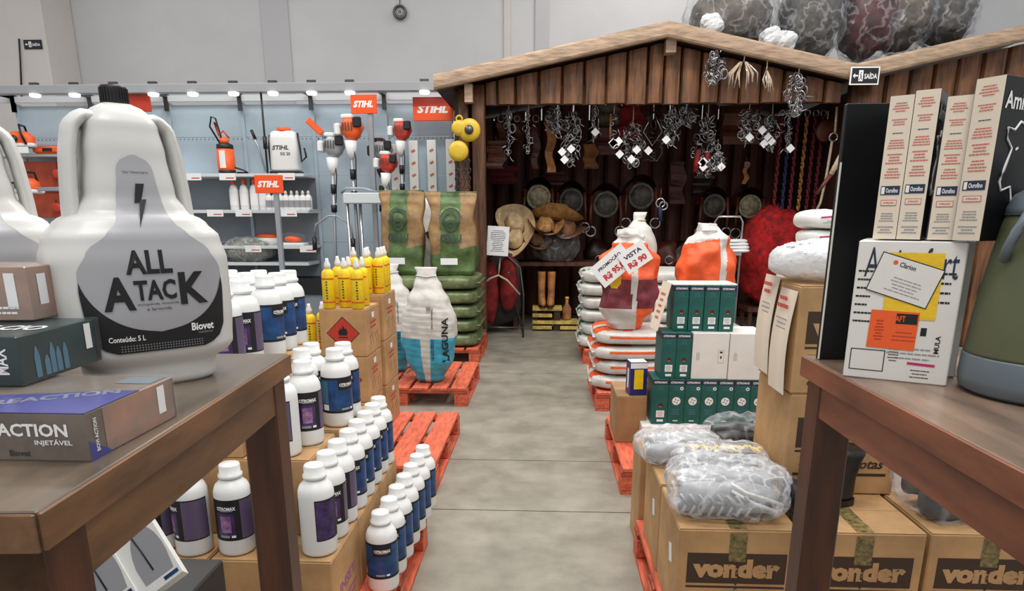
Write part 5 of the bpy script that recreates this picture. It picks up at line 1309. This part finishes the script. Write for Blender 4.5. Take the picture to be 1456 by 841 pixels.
tall_carton('tall cream-spined carton, leftmost of the four behind the white carton', -.012, .006, .182)
tall_carton('tall cream-spined carton, second from left, touching the leftmost one', .0168, .006, .186)
tall_carton('slightly lower cream-spined carton, third from left', .0525, .010, .176)
tall_carton('tall cream-spined carton, rightmost, cow head outline on its side', .0815, .004, .192, -60)
t = thing('black_carton', 'glossy black carton behind the leftmost cream-spined carton', 'box', (.440, 1.10, TZ), 0)
MB().box(0, 0, 0, .075, .012, .382, 'gloss_black', .001).build('carton', t); MB().box(-.0006, -.0008, .001, .0012, .002, .30, 'carton_white').build('white_edge', t)

# ================================================================== RIGHT SIDE: PRINTED BOOT CARTONS
def boot_carton(label, x, y, z, w=.345, d=.325, h=.329, tape_side=True, bota=True, left_tag=False):
    t = thing('boot_carton', label, 'box', (x, y, z), 0, 'brown printed boot cartons on the right')
    MB().box(0, 0, 0, w, d, h - .002, 'card', .004).build('body', t)
    MB().box(.002, .002, h - .0018, w - .002, d / 2 - .001, h, 'card').build('flap', t); MB().box(.002, d / 2 + .001, h - .0018, w - .002, d - .002, h, 'card').build('flap', t)
    F = FRONT(0, w / 2, h / 2); b = MB()
    b.rect(F, 0, h * .12, w * .84, h * .30, 'card_print', .0006); b.rect(F, 0, -h * .065, w * .84, h * .022, 'card_print', .0006); b.rect(F, 0, -h * .30, w * .84, h * .03, 'card_print', .0006); b.build('print_band', t)
    b = MB(); b.text('vonder', F, 0, h * .12, w * .74, h * .19, 'card', .001, bold=.06); b.build('lettering', t)
    b = MB(); b.text('www.vonder.com.br', F, -w * .2, -h * .16, w * .3, h * .03, 'card_print'); b.rect(F, -w * .2, -h * .13, w * .38, .001, 'card_print'); b.rect(F, -w * .2, -h * .2, w * .38, .001, 'card_print')
    if bota: b.text('Botas', F, w * .25, -h * .19, w * .28, h * .1, 'card_print', bold=.03, slant=.25)
    b.text('CLIENTE:', F, -w * .22, -h * .40, w * .3, h * .05, 'card_print', bold=.03)
    b.build('small_print', t)
    if tape_side:
        b = MB(); b.rect(F, .0, h * .33, .05, h * .28, 'tape_print', .0014); b.rect(TOP(h), w / 2, d / 2, .05, d - .01, 'tape_print', .0008)
        b.rect(F, .0, -h * .1, .05, h * .62, 'tape', .0004); b.text('vonder', F, .0, -.02, h * .5, .012, 'card_print', .0016, rot=PI / 2); b.build('tape', t)
    if left_tag:
        b = MB(); b.rect(LEFT(0, d / 2, h * .6), .05, 0, .045, .06, 'tagwhite', .0008, .3); b.build('tag', t)
    return t
boot_carton('printed boot carton under the clear wrapped grey boots, at the aisle corner', .405, 1.865, PH, left_tag=True)
boot_carton('printed boot carton right of the right table leg, middle of front row', .765, 1.86, PH)
boot_carton('printed boot carton at right end of the front row', 1.125, 1.865, PH)
boot_carton('bottom boot carton in second row on the aisle side', .405, 2.21, PH, left_tag=True)
boot_carton('bottom boot carton in second row under the tall stack', .765, 2.20, PH)
boot_carton('middle boot carton of the tall stack behind the right table corner', .79, 2.15, PH + .331, .355, .34, .337, False)
st = boot_carton('top boot carton of the tall stack with white sheets on its side', .785, 2.15, PH + .669, .36, .34, .34, False)
for i, (yy, zz) in enumerate(((2.165, .80), (2.335, .83))):
    t = thing('price_sheet', ['nearer white price sheet hanging on the left side of tall carton stack', 'rear white price sheet hanging on the left side of tall carton stack'][i], 'sheet', (.783, yy, zz))
    b = MB(); vs = []; n = 8
    for k in range(n + 1):
        zq = .33 * k / n; bow = -.012 * math.sin(PI * k / n) - .014 * (1 - k / n)
        vs += [(bow - .002, 0, zq), (bow - .002, .15, zq), (bow, 0, zq), (bow, .15, zq)]
    fs = []
    for k in range(n):
        a = 4 * k; fs += [(a, a + 4, a + 5, a + 1), (a + 2, a + 3, a + 7, a + 6), (a, a + 2, a + 6, a + 4), (a + 1, a + 5, a + 7, a + 3)]
    b.add(vs, fs, 'carton_cream', True).build('sheet', t)
    b = MB(); F = LEFT(-.0165, .075, .165)
    b.lines(F, 0, .125, .11, .05, 2, 'print_hotred', 4 + i, .001, .5); b.lines(F, 0, .05, .11, .06, 4, 'print_grey', 6 + i, .002, .3); b.lines(F, 0, -.03, .1, .05, 2, 'print_hotred', 8 + i, .002, .5); b.lines(F, 0, -.09, .1, .05, 3, 'print_grey', 9 + i, .001, .3); b.build('print', t)

# bubble wrap and white packs on the tall stack
ZT = PH + .669 + .3405
t = thing('bubble_wrap', 'white bubble wrap bundle lying on top of the tall carton stack', 'wrap', (.975, 2.33, ZT))
MB().add(*blob(.44, .33, .13, 2.8, .015, 12, 4, 44, 20, .012), m='wrap_white', smooth=True).build('film', t)
b = MB(); rg = random.Random(2)
for k in range(260):
    x_, y_ = rg.uniform(-.19, .19), rg.uniform(-.16, .1); q = 1 - (abs(x_) / .22) ** 2.8 - (abs(y_) / .165) ** 2.8
    if q > .1: z_ = .065 + .065 * q ** (1 / 2.8); b.ring((x_, y_, z_), .004, .003, 'wrap_white', (0, 0, 1), 5, 3)
b.build('bubbles', t)['kind'] = 'stuff'
for i, (dx, dz, l) in enumerate(((0, 0, 'lower white paper pack behind the bubble wrap'), (-.01, .07, 'upper white paper pack behind the bubble wrap'), (.17, .03, 'white paper pack right of the others, behind black carton'))):
    if i == 0:
        c_ = thing('plinth_carton', 'plain white carton hidden behind the bubble wrap, under paper packs', 'box', (.95, 2.62, 0)); MB().box(0, 0, 0, .5, .28, 1.24, 'carton_white', .004).build('body', c_); MB().box(.22, -.0004, .9, .28, .0, 1.238, 'tape').build('tape', c_)
    q = P(1177, 342, 2.66); t = thing('paper_pack', l, 'package', (q.x + dx + .02, 2.74, 1.2405 + dz), .06 * i, 'white paper packs')
    MB().add(*blob(.19, .2, .068, 3.2, .012, 12, i, 26, 12), m='white', smooth=True).build('pack', t); b = MB(); b.rect(FRONT(-.101, 0, .045), 0, 0, .12, .006, 'magenta', .002, .08); b.lines(FRONT(-.101, 0, .025), 0, 0, .12, .012, 2, 'print_grey', i, .002); b.build('print', t)

# wrapped boots
def wrapped_boots(label, x, y, z, d, inner, seed, rz=0, tread=False, yellow=False, gi='wrap_boot'):
    t = thing('wrapped_boots', label, 'boots', (x, y, z), rz, 'boots wrapped in clear plastic')
    w, dd, h = d
    MB(Matrix.Translation((-w * .02, -dd * .16, h * .33)) @ Matrix.Rotation(PI / 2, 4, 'Y')).add(*rings(lerp_rings([(-w * .40, h * .16, dd * .08), (-w * .34, h * .27, dd * .16), (-w * .1, h * .30, dd * .19), (w * .15, h * .28, dd * .17), (w * .40, h * .24, dd * .15)], 14), 26, 2.8, .008, 12, seed), m=inner, smooth=True).build('boot', t)
    MB(Matrix.Translation((w * .02, dd * .20, h * .44)) @ Matrix.Rotation(PI / 2, 4, 'Y')).add(*rings(lerp_rings([(-w * .40, h * .2, dd * .1), (-w * .1, h * .34, dd * .19), (w * .15, h * .30, dd * .17), (w * .40, h * .30, dd * .18)], 14), 26, 2.8, .008, 12, seed + 2), m=inner, smooth=True).build('boot', t)
    if tread:
        b = MB()
        for k in range(8):
            x0 = -w * .40 + k * .027
            for (xa_, za_, xb_, zb_) in ((x0 - .012, .085, x0 + .012, .055), (x0 + .012, .055, x0 - .008, .022)):
                b.tube([(xa_, -dd * .40, za_), (xb_, -dd * .42, zb_)], .0055, 'boot_grey', 4)
        b.build('tread', t)
        MB().tube([(.0, -dd * .3, h * .72), (.04, -dd * .38, h * .6), (.1, -dd * .4, h * .5), (.15, -dd * .36, h * .36), (.13, -dd * .4, h * .26), (.06, -dd * .41, h * .42), (.0, -dd * .33, h * .6)], .006, 'white', 6).build('loop', t)
        MB().add(*blob(.035, .02, .022, 2, 0, 1, 1, 12, 8), m='black', smooth=True, T=Matrix.Translation((.115, -dd * .36, h * .3))).build('opening', t)
    if yellow:
        rg = random.Random(seed); b = MB()
        for k in range(16):
            a = -w * .38 + w * .76 * k / 15; b.tube([(a, dd * .1 + rg.uniform(-.02, .02), h * .88), (a + .015, dd * .08, h * (.93 + rg.uniform(-.04, .03))), (a + .028, dd * .05 + rg.uniform(-.03, .02), h * .86)], .006, 'yellow', 4)
        b.build('lace', t)
    MB().add(*blob(w, dd, h, 3.2, .016, 10, seed + 4, 90, 46, .03), m=gi, smooth=True).build('plastic_wrap', t)
    return t
Z1 = PH + .3305
wrapped_boots('grey rubber boot with zigzag tread wrapped in clear plastic, front one', .568, 2.02, Z1, (.35, .27, .155), 'boot_grey', 3, -.05, True)
wrapped_boots('wrapped boots with yellow laces just behind the zigzag tread boot', .61, 2.255, Z1, (.31, .20, .125), 'boot_dark', 5, .0, False, True)
wrapped_boots('pale boots in crinkled plastic at the rear aisle corner', .51, 2.47, Z1 + .0, (.30, .22, .115), 'boot_grey', 8, .1)
c_ = thing('boot_carton', 'small plain carton at the back under the black wrapped boots', 'box', (.4, 2.66, 0), 0, None); MB().box(0, 0, 0, .62, .22, .42, 'card', .004).build('body', c_); MB().box(.16, -.0004, .3, .21, .0, .418, 'tape').build('tape', c_)
wrapped_boots('black boots in plastic left of the tall carton stack', .82, 2.76, .4205, (.28, .2, .13), 'black', 9, .0, gi='wrap')
wrapped_boots('dark boots with bright yellow bands on the right end carton', 1.27, 2.03, Z1, (.31, .28, .17), 'boot_dark', 12, .1, False, True, 'wrap')
boot((.925, 2.075, Z1), -1.45, 'black rubber boot standing on middle front carton behind table leg', .2, 'black', None, .9)
t = thing('boot', 'black rubber boot lying between front cartons, left of table leg', 'boot', (.785, 1.99, Z1), 0)
MB().add(*blob(.07, .22, .09, 2.6, .006, 8, 2, 22, 14), m='black', smooth=True).build('shaft', t); MB().box(-.033, -.105, .0, .033, -.02, .016, 'dark', .004).build('sole', t)

# ================================================================== GREEN CARTON STACK
gx = .585
t = thing('flat_carton', 'wide flat white carton under the green cartons', 'box', (.535, 3.55, PH)); MB().box(0, 0, 0, .72, .5, .128, 'carton_white', .004).build('body', t); b = MB(); b.lines(FRONT(0, .36, .07), -.1, 0, .4, .04, 2, 'print_red', 3); b.poly(FRONT(0, .2, .09), [(-.02, 0), (.02, 0), (0, .02)], 'print_hotred'); b.build('print', t)
def green_carton(kind, label, x, y, z, w, h, rz=0, d=.2, tilt=0):
    t = thing('green_carton', label, 'box', (x, y, z), rz, 'green product cartons with dark top band')
    MB().box(.0006, 0, 0, w - .0006, d, h, 'green_box', .001).build('carton', t)
    F = FRONT(0, w / 2, h / 2); b = MB(); b.rect(F, 0, h * .43, w * .97, h * .1, 'band_dark'); b.text('CITROMAX', F, 0, h * .43, w * .8, h * .045, 'print_white', .0009, bold=.03)
    b.lines(F, 0, h * .3, w * .6, h * .1, 3, 'label_teal', 3, fill=.3)
    if kind == 'logo':
        b.disc(F, w * .0, h * .02, w * .26, 'tagwhite', .0006)
        for a in range(4): b.rect(F, w * .12 * math.cos(a * 1.57 + .4), h * .02 + w * .12 * math.sin(a * 1.57 + .4), w * .12, w * .05, 'green_box', .0009, a * 1.57)
        b.disc(F, w * .3, h * .30, w * .11, 'tagwhite', .0006); b.disc(F, w * .3, h * .30, w * .05, 'green_box', .0009)
        b.lines(F, 0, -h * .22, w * .7, h * .14, 4, 'label_teal', 5, fill=.4); b.rect(F, 0, -h * .42, w * .3, h * .02, 'tagwhite')
    else:
        b.disc(F, w * .05, -h * .08, w * .15, 'leather_red', .0006); b.rect(F, w * .05, -h * .11, w * .16, h * .02, 'print_red', .0009)
        b.rect(F, w * .05, -h * .27, w * .5, h * .15, 'tagwhite'); b.lines(F, w * .05, -h * .27, w * .44, h * .12, 4, 'print_grey', 8, .0009); b.rect(F, w * .05, -h * .42, w * .4, h * .05, 'tagwhite')
    b.build('print', t)
    b = MB(); F = LEFT(0, d / 2, h / 2); b.rect(F, 0, h * .43, d * .95, h * .1, 'band_dark'); b.lines(F, 0, 0, d * .7, h * .3, 5, 'label_teal', 4); b.build('side_print', t)
    return t
zr1 = PH + .129
for k in range(8):
    green_carton('logo' if k else 'bar', ['barcode faced green carton at left end of the bottom row'][0] if k == 0 else 'round logo green carton, %s from the left in the bottom row' % ORD[k], gx + .0865 * k, 3.59, zr1, .086, .249)
zr2 = zr1 + .25
for k in range(2): green_carton('bar', ['left', 'right'][k] + ' green carton of the middle row beside the white cartons', .622 + .0785 * k, 3.60, zr2, .078, .247)
for k in range(2):
    t = thing('white_carton', ['left plain white carton in the middle row of the green stack', 'right plain white carton in the middle row of the green stack'][k], 'box', (.785 + .192 * k, 3.60 - .01 * k, zr2)); MB().box(0, 0, 0, .189, .26, .246, 'carton_white', .002).build('carton', t)
    b = MB(); F = FRONT(0, .095, .123); b.rect(F, .055, .0, .03, .07, 'print_grey'); b.rect(F, .055, 0, .027, .066, 'carton_white', .0008); b.rect(F, .055, -.005, .008, .014, 'print_black', .0011); b.rect(F, .055, .022, .014, .01, 'print_black', .0011); b.lines(F @ Matrix.Rotation(PI / 2, 4, 'Z'), 0, .065, .06, .02, 3, 'print_grey', 7); b.build('print', t)
zr3 = zr2 + .248
for k in range(4): green_carton('bar', '%s green carton from the left in the top row' % ORD[k], .685 + .0795 * k, 3.67 - .006 * k, zr3, .078, .24)
t = thing('shelf_tray', 'open white tray edge around the top row of green cartons', 'tray', (.68, 3.66, zr3 + .2405)); MB().box(-.004, .01, 0, .33, .215, .006, 'carton_white', .001).build('lid', t); MB().box(.3235, .01, -.06, .3300, .2, -.0005, 'navy').build('rim', t)
t = thing('price_sheet', 'white sheet leaning on the left end of the top green row', 'sheet', (.60, 3.64, zr3 + .001), .1, None, 0, .24)
MB().box(0, 0, 0, .004, .16, .26, 'carton_cream').build('sheet', t); b = MB(); b.lines(LEFT(-.0005, .08, .13), 0, 0, .11, .16, 5, 'print_red', 5); b.build('print', t)

# brown box and navy pack
q = on(880, 628, PH); ztop = P(880, 563, q.y).z
t = carton('carton', 'plain brown carton on the pallet front beside the aisle', .405, q.y - .02, PH, .165, .36, ztop - PH, 'card_dark')
t = thing('navy_pack', 'small navy pack with yellow label standing on the brown carton', 'box', (.475, q.y + .0, ztop + .001), .12); MB().box(0, 0, 0, .095, .1, .185, 'navy', .002).build('carton', t)
b = MB(); b.rect(FRONT(0, .047, .09), .0, 0, .05, .11, 'yellow', .0006); b.rect(FRONT(0, .047, .09), .0, .076, .094, .03, 'tagwhite', .0004); b.rect(TOP(.185, .047, .05), 0, 0, .09, .09, 'tagwhite'); b.rect(LEFT(0, .05, .09), 0, 0, .03, .11, 'tagwhite'); b.build('print', t)

# ================================================================== FEED SACKS ON THE RIGHT
def stripe_orange(c, w, d, h):
    if c.z > h * .70 and c.x < w * .06 + c.y * .2:
        q = c.y / d + .12 * c.x / w
        if -.42 < q < -.22 or -.08 < q < .2: return 'sack_orange'
        if -.22 <= q < -.16 or .2 <= q < .4: return 'hat_brown'
    if h * .52 < c.z < h * .60 and c.x > -w * .3: return 'sack_orange'
    return 'sack_white'
def stripe_grey(c, w, d, h):
    if c.x < -w * .2 and c.z > h * .55 and abs(c.y + .1) < .1: return 'green_print' if int(c.y * 60) % 2 else 'sack_white'
    return 'sack_white'
g = 'flat white and orange feed sacks on the right pallet'
for c in range(2):
    for k in range(4):
        flat_sack('flat orange striped sack, %s from bottom of the %s stack' % (ORD[k], ['aisle side', 'inner'][c]), (.635 + .585 * c + (.012 if k % 2 else -.008), 5.17 + .01 * k, PH + .107 * k + .001), .55, .72, .106, 'sack_white', g, 20 + k + 5 * c, .03 * (k % 3 - 1) * (1 if c == 0 else 0), stripe_orange)
g = 'flat white sacks on the farthest right pallet'
for c in range(2):
    for k in range(6):
        flat_sack('flat white sack, %s from bottom of the %s far stack' % (ORD[k], ['aisle side', 'inner'][c]), (.595 + .54 * c + (.01 if k % 2 else -.01), 6.82, PH + .123 * k + .001), .50, .74, .122, 'sack_white', g, 40 + k + 7 * c, 0, stripe_grey)
def big_sack(label, x, y, z, w, d, h, kind, seed, rz=0):
    t = thing('standing_sack', label, 'sack', (x, y, z), rz, 'standing orange sacks on the right')
    ks = [(0, w * .22, d * .3), (.05, w * .34, d * .42), (h * .22, w * .46, d * .5), (h * .5, w * .5, d * .5), (h * .70, w * .45, d * .42), (h * .84, w * .33, d * .26), (h * .93, w * .21, d * .12), (h, w * .18, d * .03)]
    rs = lerp_rings(ks, 100); vs, fs = rings(rs, 120, 2.6, .06, 8, seed)
    vs = [(v[0], v[1], v[2] + (.05 * noise.noise(Vector((v[0] * 16, seed, 0))) * max(0, v[2] / h - .8) * 5)) for v in vs]
    def mf(i):
        c = sum((Vector(vs[k]) for k in fs[i]), Vector()) / len(fs[i])
        u_ = c.x / w; v_ = c.z / h
        if kind == 1:
            if abs(u_ - .12) < .045 and c.y < 0: return 'sack_white'
            if v_ < .22: return 'sack_orange' if u_ > .12 else 'sack_white'
            if v_ < .52: 
                if c.y < 0 and (u_ + .22) ** 2 / .014 + (v_ - .53) ** 2 / .012 < 1: return 'sack_yellow'
                return 'sack_maroon'
            if c.y < 0 and (u_ + .22) ** 2 / .014 + (v_ - .53) ** 2 / .012 < 1: return 'sack_yellow'
            if v_ > .87: return 'sack_white'
            return 'sack_orange'
        else:
            if v_ > .84 + .1 * u_: return 'sack_white'
            if abs(u_ - .20) < .05 + .04 * (v_ - .5) and c.y < 0: return 'sack_white'
            return 'sack_orange'
    MB().add(vs, fs, mf, True).build('bag', t)
    MB().tube([(-w * .17, -d * .02, h * .93), (-w * .1, -d * .13, h * .93), (w * .1, -d * .13, h * .93), (w * .17, 0, h * .93), (0, d * .14, h * .93)], .005, 'sack_white', 5, True).build('tie', t)
    return t
zs2 = PH + .107 * 4 + .004
s1 = big_sack('orange and maroon sack with yellow patch, standing nearer the aisle', .60, 5.02, zs2, .42, .3, .70, 1, 4, -.12)
s2 = big_sack('plain orange sack with white tied top, standing behind green cartons', 1.205, 5.25, zs2, .43, .32, .74, 2, 9, .05)
t = thing('white_bag', 'pale greenish tied bag behind the orange and maroon sack', 'sack', (P(905, 330, 5.6).x, 5.42, zs2), 0)
vs, fs = rings(lerp_rings([(0, .1, .1), (.3, .15, .13), (.60, .13, .11), (.70, .08, .07), (.76, .035, .03), (.82, .05, .02)], 30), 32, 2.5, .03, 8, 5); MB().add(vs, fs, 'sack_white', True).build('bag', t)
MB().ring((0, 0, .76), .04, .006, 'rope', (0, 0, 1)).build('tie', t)
def sheet_sign(label, px, py, Y, w, h, rot, head, price):
    q = P(px, py, Y); t = thing('price_sign', label, 'sign', q, 0, None, -.15, 0); t.rotation_euler = (-.12, rot, -.1)
    MB().box(-w / 2, 0, -h / 2, w / 2, .004, h / 2, 'tagwhite').build('card', t); F = FRONT(-.0005); MB().tube([(0, .005, h / 2 - .01), (.01, .12, h / 2 + .01)], .002, 'rope', 4).build('string', t); b = MB(); b.text(head, F, 0, h * .2, w * .7, h * .2, 'print_black', bold=.03); b.text(price, F, 0, -h * .22, w * .72, h * .32, 'print_hotred', bold=.05); b.build('lettering', t)
sheet_sign('larger white price sign leaning on the orange and maroon sack', 871, 378, 4.80, .27, .17, -.72, 'PROMOÇÃO', 'R$ 95,00')
sheet_sign('smaller white price sign overlapping the larger one on the sack', 903, 366, 4.76, .19, .15, -.62, 'VISTA', 'R$ 90')
